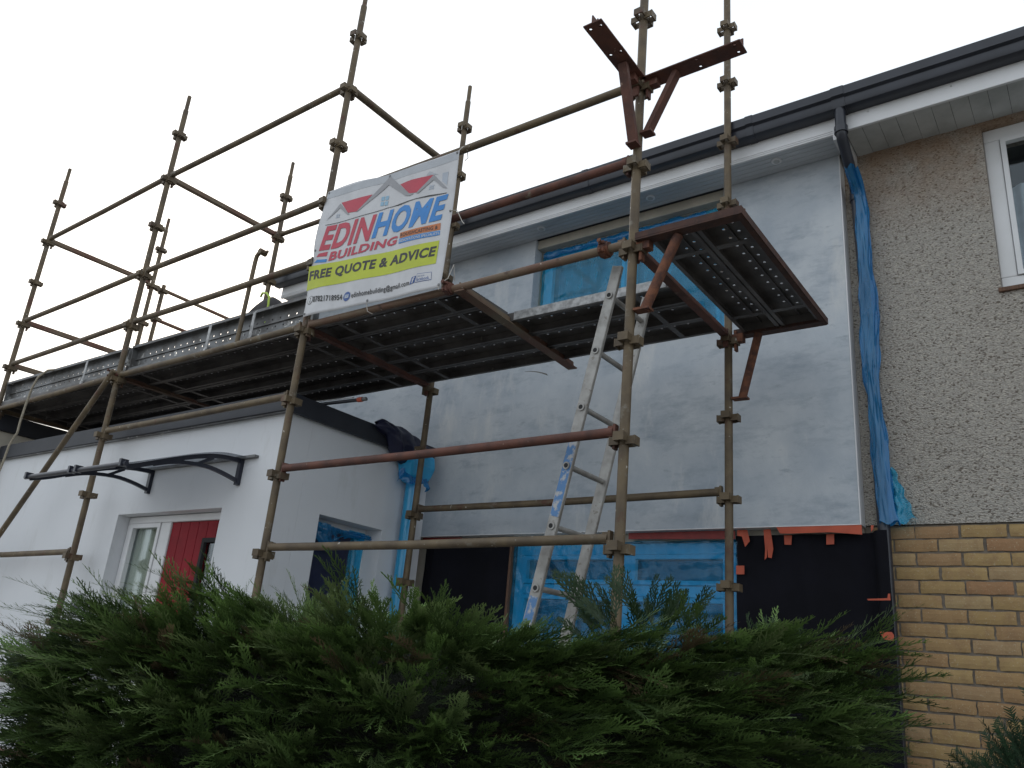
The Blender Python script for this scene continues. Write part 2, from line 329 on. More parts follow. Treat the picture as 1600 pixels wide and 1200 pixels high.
def window(parent, x0, x1, z0, z1, y, mull=(), bars=(), fw=.065, dep=.07, mat='upvc', back=None):
    w_ = MB(); w_.box(x0, x1, y, y+dep, z1-fw, z1).box(x0, x1, y, y+dep, z0, z0+fw).box(x0, x0+fw, y, y+dep, z0+fw, z1-fw).box(x1-fw, x1, y, y+dep, z0+fw, z1-fw)
    cuts = [x0+fw]+[v for mm in mull for v in (mm-fw/2, mm+fw/2)]+[x1-fw]
    for mm in mull: w_.box(mm-fw/2, mm+fw/2, y, y+dep, z0+fw, z1-fw)
    for i in range(0, len(cuts), 2):
        for bz in bars: w_.box(cuts[i], cuts[i+1], y+.002, y+dep, bz-fw/2, bz+fw/2)
    fr = bevel(w_.build('window', M[mat], parent), .006)
    zc = [z0+fw]+[v for bz in bars for v in (bz-fw/2, bz+fw/2)]+[z1-fw]
    for i in range(0, len(cuts), 2):
        for j in range(0, len(zc), 2):
            e = .004
            MB().box(cuts[i]+e, cuts[i+1]-e, y+dep*.45, y+dep*.45+.006, zc[j]+e, zc[j+1]-e).build('pane', M['glass'], fr)
            # slim sash frame proud of the main frame
            s_ = MB(); a0, a1, c0, c1, t_ = cuts[i]+.003, cuts[i+1]-.003, zc[j]+.003, zc[j+1]-.003, .028
            s_.box(a0, a1, y-.012, y+dep*.4, c1-t_, c1).box(a0, a1, y-.012, y+dep*.4, c0, c0+t_).box(a0, a0+t_, y-.012, y+dep*.4, c0+t_, c1-t_).box(a1-t_, a1, y-.012, y+dep*.4, c0+t_, c1-t_)
            s_.build('sash', M[mat], fr)
    return fr
window(house, WUP[0]+.03, WUP[1]-.01, WUP[2], WUP[3], YW+.02, mull=(-1.02,), fw=.06)
window(house, WLO[0]+.02, WLO[1]-.01, WLO[2], WLO[3]-.01, YW+.02, mull=(-.945,), bars=(Z(-1.455),), fw=.075)
MB().box(WLO[0]-.001, WLO[0]+.018, YW-.05, YW+.08, WLO[2], WLO[3]).build('timber_jamb', M['wood'], house)
# eaves
YF = 1.445
fa = MB().box(-4.92, .655, YF, YF+.02, Z(1.405), Z(1.60)).build('fascia_board', M['upvc'], house); bevel(fa)
for zz in (1.418, 1.432): MB().box(-4.92, .655, YF-.004, YF-.0005, Z(zz), Z(zz+.006)).build('fascia_bead', M['upvc'], house)
nb = 5; wb = (YR-YF-.022)/nb
for i in range(nb):
    y0 = YF+.021+i*wb
    bevel(MB().box(-4.92, .64, y0+.0015, y0+wb-.0015, Z(1.418)-.0*i, Z(1.426)).build('soffit_board', M['soffit'], house), .003)
MB().box(-4.92, .64, YF+.021, YW, Z(1.428), Z(1.434)).build('soffit_backing', M['dark'], house)
MB().box(.64, .70, YF-.006, YW, Z(1.36), Z(1.60)).build('soffit_box_end', M['upvc'], house)
for x, y in ((.234, 1.56), (-.724, 1.565), (-1.711, 1.555), (-2.9, 1.56)):
    d = MB().tube((x, y, Z(1.4105)), (x, y, Z(1.4175)), .034, 24).build('downlight', M['upvc'], house, 40)
    MB().tube((x, y, Z(1.407)), (x, y, Z(1.4102)), .021, 20).build('lens', M['soffit_old'], d, 40)
GP = [(YF-.002, 1.525), (YF-.06, 1.522), (YF-.088, 1.535), (YF-.098, 1.56), (YF-.098, 1.592), (YF-.118, 1.604), (YF-.122, 1.665), (YF-.110, 1.672), (YF-.104, 1.665), (YF-.102, 1.612), (YF-.084, 1.6), (YF-.08, 1.545), (YF-.002, 1.54)]
MB().prism([(y, Z(z)) for y, z in GP], 'x', -4.97, .70).build('gutter', M['gutter'], house, 35)
MB().prism([(YF-.03, Z(1.612)), (YF-.03, Z(1.64)), (5.2, Z(3.6)), (5.2, Z(3.56))], 'x', -4.98, .699).build('roof', M['roof'], house)
for x in (-3.6, -1.2, .1): MB().prism([(y+(-.004 if y < YF-.01 else 0), Z(z)-(.004 if z < 1.56 else -.002)) for y, z in GP], 'x', x, x+.05).build('gutter_bracket', M['gutter'], house, 35)

# ------------------------------------------------------------------ the neighbouring house on the right
nh = empty('pebbledash_house', (2.5, 2.5, 0), 'neighbouring house in brown pebbledash above buff brick at the right edge', 'house')
NW = (1.43, 2.70, Z(.29), Z(1.40))
wall_with_holes(MB(), .612, 5.2, YW, 2.1, Z(-1.062), Z(1.62), [NW]).build('pebbledash_wall', M['dash'], nh)
bw = MB().box(.60, 5.2, YW+.014, 2.1, 0, Z(-1.066)).build('brick_wall', M['mortar'], nh)
brick = MB().box(-.1075, .1075, -.0, .03, -.0325, .0325)
bms = []
for k in range(6):
    bb = MB().box(-.1075, .1075, YW*0, .03, -.0325, .0325); r_ = random.Random(k)
    bb.v = [(x+r_.uniform(-.002, .002), y+(r_.uniform(-.0025, .002) if y < .01 else 0), z+r_.uniform(-.0016, .0016)) for x, y, z in bb.v]
    bq_ = MB(); nx, nz = 9, 3
    def bf(u, v, r_=random.Random(k+50), ph=k*1.7):
        e = min(u, 1-u)*.215; f = min(v, 1-v)*.065; rd = (.0035 if e < .004 else 0)+(.0035 if f < .003 else 0)
        return (-.1075+.215*u+.0016*math.sin(v*9+ph)*(e < .004)+r_.uniform(-.0012, .0012), rd+.0012*math.sin(u*11+ph)+r_.uniform(-.001, .001), -.0325+.065*v+.0013*math.sin(u*8+ph*2)*(f < .003)+r_.uniform(-.0008, .0008))
    bq_.grid(bf, nx, nz); bq_.box(-.105, .105, .006, .03, -.031, .031); bms.append(bq_.mesh('brick', M['brick']))
hb = MB().box(-.051, .051, 0, .03, -.0325, .0325).mesh('brick', M['brick'])
X0 = .98-.225*2
for row in range(17):
    zc = Z(-1.066)-.0405-row*.075
    for cidx in range(8):
        x = X0+cidx*.225+.1125+(.1125 if row % 2 == 0 else 0)
        if x < .62 or x > 2.3: continue
        link('brick', random.choice(bms), bw, (x+random.uniform(-.003, .003), YW+.002+random.uniform(0, .003), zc+random.uniform(-.0015, .0015)), (0, random.uniform(-.006, .006), random.uniform(-.006, .006)))
wn = window(nh, NW[0], NW[1], NW[2], NW[3], YW+.05, fw=.085, dep=.07)
bevel(MB().box(NW[0]-.015, NW[1]+.015, YW-.02, YW+.05, NW[2]-.028, NW[2]-.002).build('window_sill', M['wood'], nh))
MB().box(NW[0]+.17, NW[0]+.215, YW+.032, YW+.0365, NW[2]+.028, NW[2]+.04).build('vent_cap', M['soffit_old'], wn)
cu = MB().grid(lambda u, v: (NW[0]+.08+u*1.15, YW+.25+.018*math.sin(u*70)+.01*math.sin(u*31), NW[2]+.02+v*.78), 150, 1).build('curtain', M['curtain'], wn)
MB().box(.7, 5.0, 3.0, 3.1, Z(-.2), Z(1.6)).build('room_back_wall', M['interior'], nh)
MB().box(.7, 5.0, 2.1, 3.0, Z(1.5), Z(1.55)).build('room_ceiling', M['interior'], nh)
MB().box(.7, 5.0, 2.1, 3.0, Z(-.1), Z(-.05)).build('room_floor', M['interior'], nh)
bevel(MB().box(.702, 5.2, YF-.004, YF+.018, Z(1.41), Z(1.60)).build('fascia_board', M['upvc'], nh))
sb = MB().box(-.049, .049, 0, YW-YF-.02, 0, .008).mesh('soffit_board', M['soffit_old'])
for i in range(20): link('soffit_board', sb, nh, (.755+i*.1, YF+.02, Z(1.438)+random.uniform(-.002, .002)))
MB().box(.70, 5.2, YF+.02, YW, Z(1.449), Z(1.455)).build('soffit_backing', M['dark'], nh)
for x in (.86, 1.33, 1.80): MB().tube((x, YF-.0045, Z(1.50)), (x, YF-.009, Z(1.50)), .005, 8).build('screw_cap', M['soffit_old'], nh)
MB().prism([(y, Z(z)) for y, z in GP], 'x', .7005, 5.2).build('gutter', M['gutter'], nh, 35)
MB().prism([(YF-.03, Z(1.612)), (YF-.03, Z(1.64)), (5.2, Z(3.6)), (5.2, Z(3.56))], 'x', .702, 5.3).build('roof', M['roof'], nh)
# rainwater pipe at the party line
MB().prism([(y+(-.004 if y < YF-.01 else 0), Z(z)-(.004 if z < 1.56 else -.002)) for y, z in GP], 'x', .665, .743).build('gutter_union', M['gutter'], nh, 35)
dp = empty('downpipe', (.70, 1.73, 0), 'dark plastic downpipe dropping from the gutter at the wall edge', 'downpipe')
MB().path([(.704, 1.385, Z(1.53)), (.704, 1.385, Z(1.36)), (.704, 1.40, Z(1.325)), (.694, 1.70, Z(1.17)), (.69, 1.735, Z(1.13)), (.692, 1.742, Z(1.05)), (.705, 1.742, Z(.5)), (.715, 1.742, Z(-.6)), (.722, 1.742, Z(-1.1)), (.724, 1.742, .05)], .034, 16).build('pipe', M['gutter'], dp, 40)
for p0, p1 in (((.704, 1.385, Z(1.355)), (.704, 1.385, Z(1.40))), ((.693, 1.741, Z(1.06)), (.692, 1.742, Z(1.11)))):
    MB().tube(p0, p1, .042, 18).build('collar', M['gutter'], dp, 40)

# ------------------------------------------------------------------ porch extension
PX, PY, PT = -2.77, .19, -.46
porch = empty('white_porch', (-5, .9, 0), 'white rendered flat roofed porch extension under the left deck', 'porch')
DO = (-4.69, -3.30, .28, Z(-1.12))
wall_with_holes(MB(), -7.2, PX, PY, PY+.24, 0, Z(PT), [DO]).build('front_wall', M['white_render'], porch)
b = MB(); SO = (.625, 1.255, Z(-3.0), Z(-1.10))
for y0, y1, z0, z1 in ((PY+.241, SO[0], 0, Z(PT)), (SO[1], YR-.001, 0, Z(PT)), (SO[0], SO[1], 0, SO[2]), (SO[0], SO[1], SO[3], Z(PT))): b.box(PX-.24, PX, y0, y1, z0, z1)
b.build('side_wall', M['white_render'], porch)
MB().box(-7.2, -6.96, PY+.241, YR-.001, 0, Z(PT)).build('side_wall', M['white_render'], porch)
MB().box(-7.2, PX, YR, YR+.02, 0, Z(PT)).build('back_wall', M['interior'], porch) if False else None
MB().box(-6.95, PX-.25, 1.55, 1.6, 0, Z(PT)).build('inner_wall', M['interior'], porch)
MB().box(-7.22, PX+.02, PY-.02, YR-.002, Z(PT)+.001, Z(PT)+.10).build('roof', M['dark'], porch)
bevel(MB().box(-7.25, PX+.055, PY-.045, PY-.021, Z(PT)-.012, Z(PT)+.125).build('fascia', M['dark'], porch))
bevel(MB().box(PX+.022, PX+.052, PY-.020, YR-.004, Z(PT)-.012, Z(PT)+.125).build('fascia', M['dark'], porch))
MB().box(-7.25, PX+.05, PY-.034, PY-.001, Z(PT)-.02, Z(PT)-.0125).build('drip_trim', M['galv'], porch)
# entrance door set with sidelight
FY = PY+.10
bx = MB(); ft = Z(-1.125)
bx.box(-4.685, -3.305, FY, FY+.07, ft-.055, ft).box(-4.685, -4.625, FY, FY+.07, .28, ft-.055).box(-3.36, -3.305, FY, FY+.07, .28, ft-.055).box(-4.20, -4.065, FY, FY+.07, .28, ft-.055)
fr = bevel(bx.build('door_frame', M['upvc'], porch), .006)
MB().box(-4.62, -4.205, FY+.03, FY+.036, .30, ft-.06).build('sidelight_pane', M['glass'], fr)
sf = MB(); sf.box(-4.624, -4.59, FY-.008, FY+.028, .30, ft-.058).box(-4.235, -4.201, FY-.008, FY+.028, .30, ft-.058).box(-4.59, -4.235, FY-.008, FY+.028, ft-.09, ft-.058); sf.build('sidelight_bead', M['upvc'], fr)
MB().grid(lambda u, v: (-4.66+u*.52, FY+.06+.006*math.sin(u*40), .3+v*(ft-.36)), 60, 1).build('bright_blind', M['bright_blind'], fr)
door = MB(); xs = np.linspace(-4.062, -3.363, 7)
GL = (-3.60, -3.40, Z(-2.6), Z(-1.33))
for i in range(6): wall_with_holes(door, xs[i]+.003, xs[i+1]-.003, FY+.012, FY+.05, .30, ft-.058, [(max(GL[0], xs[i]+.003), min(GL[1], xs[i+1]-.003), GL[2], GL[3])] if xs[i+1] > GL[0]+.004 and xs[i] < GL[1]-.004 else [])
dr = door.build('door', M['red'], porch)
MB().box(-4.062, GL[0], FY+.02, FY+.045, .30, ft-.059).build('door_core', M['red'], dr)
MB().box(GL[0]+.002, GL[1]-.002, FY+.028, FY+.034, GL[2], GL[3]).build('glazing', M['glass'], dr)
gb = MB(); gb.box(GL[0]-.02, GL[0]+.012, FY+.002, FY+.026, GL[2], GL[3]+.02).box(GL[1]-.012, GL[1]+.01, FY+.002, FY+.026, GL[2], GL[3]+.02).box(GL[0]+.012, GL[1]-.012, FY+.002, FY+.026, GL[3]-.012, GL[3]+.02); gb.build('glazing_frame', M['interior'], dr)
for k in range(5): MB().box(GL[0]+.05, GL[1]-.03, FY+.022, FY+.027, Z(-1.5-.13*k), Z(-1.5-.13*k)+.022).build('glazing_bar', M['pale'], dr)
# side window of the porch
bx = MB(); sx = PX-.17
bx.box(sx-.06, sx, SO[0], SO[0]+.06, SO[2], SO[3]).box(sx-.06, sx, SO[1]-.07, SO[1], SO[2], SO[3]).box(sx-.06, sx, SO[0]+.06, SO[1]-.07, SO[3]-.06, SO[3]).box(sx-.06, sx, SO[0]+.06, SO[1]-.07, SO[2], SO[2]+.06)
sw = bevel(bx.build('side_window', M['upvc'], porch)); MB().box(sx-.04, sx-.03, SO[0]+.06, SO[1]-.07, SO[2]+.06, SO[3]-.06).build('pane', M['glass'], sw)
MB().box(sx-.12, sx-.115, SO[0]-.05, SO[1]+.1, SO[2], SO[3]).build('blackout', M['interior'], sw)
# house plate
pl = bevel(MB().box(-5.06, -4.925, PY-.016, PY-.001, Z(-1.865), Z(-1.755)).build('wall_plate', M['slate']), .006); tag(pl, 'small slate grey plate with a pale mark on the white porch wall', 'sign')
pm = MB().bar((-5.015, PY-.0175, Z(-1.845)), (-4.985, PY-.0175, Z(-1.775)), .002, .016, (1, 0, 0)).bar((-5.03, PY-.0175, Z(-1.80)), (-4.955, PY-.0175, Z(-1.802)), .002, .013).bar((-4.995, PY-.0175, Z(-1.81)), (-4.965, PY-.0175, Z(-1.84)), .002, .012)
o = pm.build('mark', M['pale'], None); o.parent = pl; o.matrix_parent_inverse = pl.matrix_world.inverted()

# left neighbour's porch, just cut by the frame
ln = empty('neighbour_porch', (-8.4, 1, 0), 'cream porch with dark roof edge at the far left frame edge', 'porch')
MB().box(-9.4, -7.32, -.02, 1.69, 0, Z(-.17)).build('wall', M['cream'], ln)
bevel(MB().box(-9.5, -7.28, -.12, 1.70, Z(-.168), Z(.0)).build('roof_edge', M['dark'], ln))

# door canopy
cp = empty('door_canopy', (-3.7, PY, Z(-.9)), 'black arched door canopy on two brackets above the red door', 'canopy')
TOP = [(.185, -.795), (0., -.808), (-.16, -.848), (-.34, -.915), (-.57, -1.012), (-.69, -1.05)]
ARM = [(.185, -.945), (.033, -.912), (-.11, -.90), (-.30, -.922), (-.46, -.975)]
def smooth(pts, n=6):
    P = [Vector((0, *p)) for p in pts]; o_ = []
    for i in range(len(P)-1):
        p0, p1, p2, p3 = P[max(i-1, 0)], P[i], P[i+1], P[min(i+2, len(P)-1)]
        for k in range(n):
            t = k/n; o_.append(.5*((2*p1)+(-p0+p2)*t+(2*p0-5*p1+4*p2-p3)*t*t+(-p0+3*p1-3*p2+p3)*t**3))
    return o_+[P[-1]]
def ribbon(b, pts, x, th, wd):
    n_ = len(pts); up_, lo_ = [], []
    for i, p in enumerate(pts):
        d = (pts[min(i+1, n_-1)]-pts[max(i-1, 0)]).normalized(); nn = Vector((0, -d.z, d.y)); nn = nn if nn.z > 0 else -nn
        up_.append((p.y+nn.y*th/2, Z(p.z+nn.z*th/2))); lo_.append((p.y-nn.y*th/2, Z(p.z-nn.z*th/2)))
    vs = [(xx, *q) for xx in (x-wd/2, x+wd/2) for pr in zip(up_, lo_) for q in pr]; m_ = 2*n_
    fs = []
    for i in range(n_-1):
        a_, c_ = 2*i, 2*i+2
        fs += [(a_, c_, c_+1, a_+1), (m_+a_, m_+a_+1, m_+c_+1, m_+c_), (a_, m_+a_, m_+c_, c_), (a_+1, c_+1, m_+c_+1, m_+a_+1)]
    b.add(vs, fs)
for x in (-4.31, -3.16):
    b = MB(); ribbon(b, smooth(TOP), x, .030, .028); ribbon(b, smooth(ARM), x, .025, .024); b.box(x-.018, x+.018, PY-.03, PY-.001, Z(-.97), Z(-.785))
    b.bar((x, -.17, Z(-.905)), (x, -.05, Z(-.83)), .022, .02)
    b.build('bracket', M['canopy'], cp)
tp = smooth(TOP)
MB().grid(lambda u, v: (-4.38+u*1.30, tp[min(int(v*(len(tp)-1)), len(tp)-1)].y, Z(tp[min(int(round(v*(len(tp)-1))), len(tp)-1)].z)+.022), 6, len(tp)-1).build('sheet', M['poly'], cp, 60)
MB().path([(-4.40, -.685, Z(-1.035)), (-3.06, -.685, Z(-1.035))], .016, 12).build('front_bar', M['canopy'], cp, 40)
MB().box(-4.40, -2.99, PY-.035, PY-.001, Z(-.784), Z(-.765)).build('rear_rail', M['galv'], cp)
for x in (-4.36, -3.74, -3.66, -3.1): MB().box(x-.012, x+.012, -.71, -.66, Z(-1.05), Z(-1.005)).build('clip', M['canopy'], cp)

# hopper and downpipe at the porch corner, wrapped in blue film
hp = empty('rainwater_hopper', (-2.69, 1.45, 0), 'rainwater hopper and pipe in bright blue film beside the porch', 'downpipe')
hb_ = MB(); HC = (-2.69, 1.45)
rings = [(-.46, .10, .13), (-.56, .105, .14), (-.66, .09, .115), (-.70, .05, .06)]
vs = []; 
for z, a, c in rings: vs += [(HC[0]-.07, HC[1]-c, Z(z)), (HC[0]-.07+a*1.6, HC[1]-c, Z(z)), (HC[0]-.07+a*1.6, HC[1]+c, Z(z)), (HC[0]-.07, HC[1]+c, Z(z))]
fs = [(k*4+i, k*4+(i+1) % 4, (k+1)*4+(i+1) % 4, (k+1)*4+i) for k in range(3) for i in range(4)]+[(3, 2, 1, 0), (12, 13, 14, 15)]
bevel(hb_.add(vs, fs).build('hopper', M['film_pale'], hp), .02, 3)
MB().path([(-2.70, 1.45, Z(-.69)), (-2.70, 1.45, Z(-1.4)), (-2.70, 1.452, .05)], .052, 18).build('pipe', M['film_pale'], hp, 40)

# ------------------------------------------------------------------ masking films, membranes, tapes
def sheet(name, mat, label, cat, fn, nu=30, nv=30, smooth=60, group=None):
    o = MB().grid(fn, nu, nv).build(name, M[mat], None, smooth); tag(o, label, cat, group); return o
def flat(x0, x1, y, z0, z1, amp=.012, k=1., sag=0.):
    return lambda u, v: (x0+u*(x1-x0)+.006*wob(u, v, 3, 3), y+amp*wob(u*2.2*k, .3, v*1.6*k, 1.6)+.5*amp*wob(u*5*k, 2, v*7*k, 1.3), z0+v*(z1-z0)+.008*wob(u*3, 5, v, 2)-sag*math.sin(u*math.pi)*v)
sheet('masking_film', 'film', 'blue film masking the upstairs window behind the deck', 'plastic sheet', flat(WUP[0]+.035, WUP[1]-.02, YW-.02, WUP[2]-.02, Z(1.315), .014, 1.3), 50, 40)
o = sheet('masking_film', 'film_thick', 'bunched blue film edge taped along the top of the upstairs window', 'plastic sheet', lambda u, v: (WUP[0]+.05+u*1.45, YW-.035-.014*abs(math.sin(v*math.pi))+.008*wob(u*9, 1, v*3, 2), Z(1.285)+.015*wob(u*6, 0, .3, 2)+(v-.5)*(.05+.03*wob(u*4, 2, 1, 2))), 60, 5)
sheet('masking_film', 'film_wrinkled', 'wrinkled blue film masking the ground floor window behind the ladder', 'plastic sheet', flat(WLO[0]+.03, WLO[1]-.005, YW-.030, Z(-2.3), Z(-1.135), .009, 1.9), 90, 70)
sheet('masking_film', 'film', 'blue film over the porch side window below the dark fascia', 'plastic sheet', lambda u, v: (PX-.155+.012*wob(u*3, v*2, 1, 2), SO[0]+.44+u*.17, SO[2]+.02+v*(SO[3]-SO[2]-.05)), 14, 40)
sheet('film_swag', 'film_thick', 'blue film swag hanging across the top of the porch side window', 'plastic sheet', lambda u, v: (PX-.12+.03*math.sin(u*9)+.025*wob(u*6, v*3, 0, 2), SO[0]+.03+u*.60, SO[3]-.03-.02*u-(1-v)*(.16*math.exp(-((u-.28)/.25)**2)+.035)), 34, 10)
sheet('black_sheet', 'navy', 'dark navy sheet covering the left part of the porch side window', 'sheet', lambda u, v: (PX-.148+.008*wob(u*3, v*3, 2, 2), SO[0]+.01+u*.45, SO[2]+.02+v*(SO[3]-SO[2]-.10)), 12, 24)
# film round the right downpipe: a twisted, flattened sleeve that flares at the foot
def sleeve(u, v):
    z = 1.20-v*2.27; a = u*2*math.pi
    cx = .706+.03*v+.012*math.sin(v*7)+.012*v*v; cy = 1.728-.006*v
    if z > 1.05: t = (z-1.05)/.15; cy -= .16*t*t+.10*t*0; 
    cx += .004*math.sin(v*19)+.0015*math.sin(v*57+1)
    wx = .92*float(np.interp(v, (0, .06, .12, .29, .38, .54, .67, .82, .97, 1), (.040, .042, .047, .042, .058, .056, .038, .050, .052, .062)))
    f = 1+.09*math.sin(a*4+v*16+2*math.sin(v*9))+.07*math.sin(a*7-v*33)+.035*math.sin(a*3+v*58+math.sin(a*2))+.05*math.sin(a*13+v*30)
    return (cx+wx*f*math.cos(a), cy+.044*f*math.sin(a)*(1 if math.sin(a) < 0 else .35), Z(z)+.012*math.sin(a*4+v*11))
sheet('pipe_wrap', 'film_thick', 'long twisted blue film wrapped around the right downpipe', 'plastic sheet', sleeve, 64, 130)
sheet('pipe_wrap_tail', 'film', 'loose blue film tail at the foot of the pipe wrap above the bricks', 'plastic sheet', lambda u, v: (.745+u*(.05+.10*v)+.008*math.sin(v*20), 1.745-.03*math.sin(u*math.pi)*(.5+v)+.012*math.sin(u*14+v*5), Z(-.76)-v*.30+.02*math.sin(u*9)), 16, 20)
sheet('hopper_wrap', 'film_thick', 'blue film skirt gathered below the rainwater hopper', 'plastic sheet', lambda u, v: (HC[0]-.02+(.12+.015*math.sin(u*31))*math.cos((u-.5)*math.pi)*(.75+.3*v), HC[1]+(.17+.015*math.sin(u*23+v*6))*math.sin((u-.5)*math.pi)*(.85+.15*v), Z(-.615)-.10*v+.015*math.sin(u*17)), 50, 10)
def bagfn(u, v):
    a = u*2*math.pi; t = v
    y = .96+.62*t; e = math.sin(min(1, t*4+.05)*math.pi/2)*math.sin(min(1, (1-t)*6+.05)*math.pi/2)
    top = float(np.interp(t, (0, .12, .25, .4, .7, 1), (-.325, -.275, -.305, -.285, -.325, -.37))); bot = float(np.interp(t, (0, .2, .45, .8, 1), (-.36, -.40, -.56, -.60, -.55)))
    cz, hz = (top+bot)/2, (top-bot)/2; f = 1+.10*math.sin(a*5+t*13)+.07*math.sin(a*8-t*21)
    return (PX+.075+.075*e*f*math.cos(a)+.012*math.sin(t*24+a*2), y+.012*math.sin(a*3+t*9), Z(cz+hz*math.sin(a)*(1+.05*math.sin(a*7+t*16))))
sheet('navy_sheet', 'navy', 'crumpled navy plastic sheet over the porch roof corner', 'plastic sheet', bagfn, 48, 36)
def drape(x0, x1, z0, z1, y, folds):
    def fn(u, v):
        x = x0+u*(x1-x0); 
        d = sum(a*math.exp(-((u*math.cos(t)+v*math.sin(t)-c)/w_)**2) for a, t, c, w_ in folds)
        pipe = .085/(1+math.exp(-(x-.675)/.006)) if x > .6 else 0
        return (x+.004*math.sin(v*4), y-d*(1 if x < .62 else .2)-pipe-.006*(1+wob(u*4, 1, v*3, 1.5)), z0+v*(z1-z0))
    return fn
sheet('black_sheet', 'black', 'black membrane sheet on the wall right of the ground floor window', 'sheet', drape(-.15, .752, Z(-2.9), Z(-1.112), YW-.03, [(.03, -.7, .22, .06), (.022, -.7, .4, .05), (.02, 0, .9, .03), (.015, .1, .55, .05)]), 60, 60)
sheet('black_sheet', 'black', 'black membrane sheet on the wall left of the ground floor window', 'sheet', drape(-2.76, -1.905, Z(-2.9), Z(-1.09), YW-.02, [(.012, .0, .1, .03), (.01, 0, .8, .05)]), 40, 30)
def tape(pts, y, mat='tape', label='', th=.0025):
    o = MB().prism([(x, Z(z)) for x, z in pts], 'y', y, y-th).build('tape_strip', M[mat]); return tag(o, label, 'tape', 'tape strips along the wall base')
TY = YR-.03
T = 'orange tape '
MB_T = [([(.127, -1.078), (.615, -1.078), (.615, -1.133), (.44, -1.115), (.2, -1.118), (.15, -1.116)], T+'long strip along the bottom edge of the grey render', 1.694),
 ([(.156, -1.119), (.204, -1.119), (.198, -1.176), (.158, -1.174)], T+'tab under the left end of the long strip', 1.745),
 ([(.404, -1.117), (.448, -1.117), (.446, -1.176), (.402, -1.178)], T+'tab under the middle of the long strip', 1.745),
 ([(.032, -1.08), (.076, -1.08), (.09, -1.20), (.078, -1.255), (.058, -1.25), (.052, -1.19), (.05, -1.25), (.036, -1.265), (.04, -1.2)], T+'forked tail hanging left of the long strip', 1.742),
 ([(-.135, -1.08), (-.07, -1.08), (-.055, -1.15), (-.085, -1.185), (-.105, -1.12), (-.135, -1.115)], T+'bent tab beside the right back standard', 1.742),
 ([(-.144, -1.30), (-.092, -1.30), (-.092, -1.352), (-.144, -1.352)], T+'square patch beside the window edge', 1.742),
 ([(.626, -1.49), (.73, -1.484), (.735, -1.46), (.745, -1.46), (.745, -1.495), (.63, -1.498)], T+'thin strip near the brick wall, upper', 1.672),
 ([(.677, -1.66), (.74, -1.66), (.75, -1.675), (.748, -1.705), (.70, -1.70)], T+'rounded patch near the brick wall, lower', 1.672),
 ([(.668, -1.085), (.684, -1.085), (.678, -1.11), (.668, -1.122)], T+'scrap just left of the black pipe', 1.675)]
for pts, lb, y in MB_T: tape(pts, y, 'tape', lb)
tape([(-2.775, -1.078), (-2.36, -1.082), (-2.36, -1.098), (-2.775, -1.10)], 1.735, 'tape_red', 'dark red tape strip under the render at the porch corner')
tape([(-.90, -1.08), (-.15, -1.08), (-.15, -1.135), (-.90, -1.122)], 1.745, 'tape_red', 'dark red tape strip above the ground floor window')

# ------------------------------------------------------------------ scaffold
SC = empty('tube_scaffold', (-3.6, .63, 0), 'system scaffold of olive and rusty tubes with steel plank decks', 'scaffold')
STD = dict(A=(-7.2918, .0323, -.0128, -.0036, -.0141), B=(-4.8891, 0, -.0062, -.0045, -.0024), C=(-2.4604, -.0194, .0024, -.0032, -.0034), D=(.0023, .0056, .0005, .0112, .0036),
           a=(-7.2906, 1.266, -.0002, -.0031, .0071), b=(-4.8862, 1.2582, .0048, -.0078, .014), c=(-2.4569, 1.2676, .0143, -.008, -.0043), d=(-.0052, 1.2797, -.0037, .0117, 0))
def pos(s, z): x, y, lx, ly, dz = STD[s]; return Vector((x+lx*z, y+ly*z, Z(z)))
def node(s, k, off=.045): return pos(s, .495*k+STD[s][4]+off)
# collar: four open pockets round the tube
cb = MB()
for k in range(4):
    a = k*math.pi/2; ca, sa = math.cos(a), math.sin(a); zz = .006 if k % 2 else -.006
    def rb(x0, x1, y0, y1, z0, z1, taper=0):
        q = MB().box(x0, x1, y0, y1, z0+zz, z1+zz)
        cb.add([(x*ca-y*sa, x*sa+y*ca, z) for x, y, z in q.v], q.f)
    rb(.058, .066, -.027, .027, -.021, .021); rb(.018, .060, -.027, -.020, -.019, .019); rb(.018, .060, .020, .027, -.019, .019)
cb.tube((0, 0, -.022), (0, 0, .022), .0262, 14)
collar = cb.mesh('collar', M['tube']); collar_r = collar.copy(); collar_r.materials.clear(); collar_r.materials.append(M['rust'])
TOPS = dict(A=2.93, B=2.93, C=2.95, D=2.95, a=2.93, b=2.93, c=2.92, d=2.95)
BOT = dict(A=-3.55, B=-3.55, C=-3.55, D=-3.55, a=PT+.14, b=PT+.14, c=-3.55, d=-3.55)
stds = {}
for s in STD:
    b = MB(); t = TOPS[s]; n = 12
    b.tube(pos(s, BOT[s]), pos(s, t-.17), .0242, 18).tube(pos(s, t-.17), pos(s, t-.155), .0242, 18, .019).tube(pos(s, t-.156), pos(s, t), .0185, 14)
    st = b.build('standard', M['tube'], SC, 40, loc=pos(s, 0)); stds[s] = st
    for k in range(-7, 6):
        z = .495*k+STD[s][4]
        if z < BOT[s]+.05: continue
        link('collar', collar, st, pos(s, z), (STD[s][3]*-1, STD[s][2], random.uniform(-.05, .05)))
    MB().tube(pos(s, BOT[s]-.045), pos(s, BOT[s]+.02), .019, 12).box(pos(s, BOT[s]).x-.07, pos(s, BOT[s]).x+.07, pos(s, BOT[s]).y-.07, pos(s, BOT[s]).y+.07, Z(BOT[s])-.05, Z(BOT[s])-.042).build('base_plate', M['tube'], st)
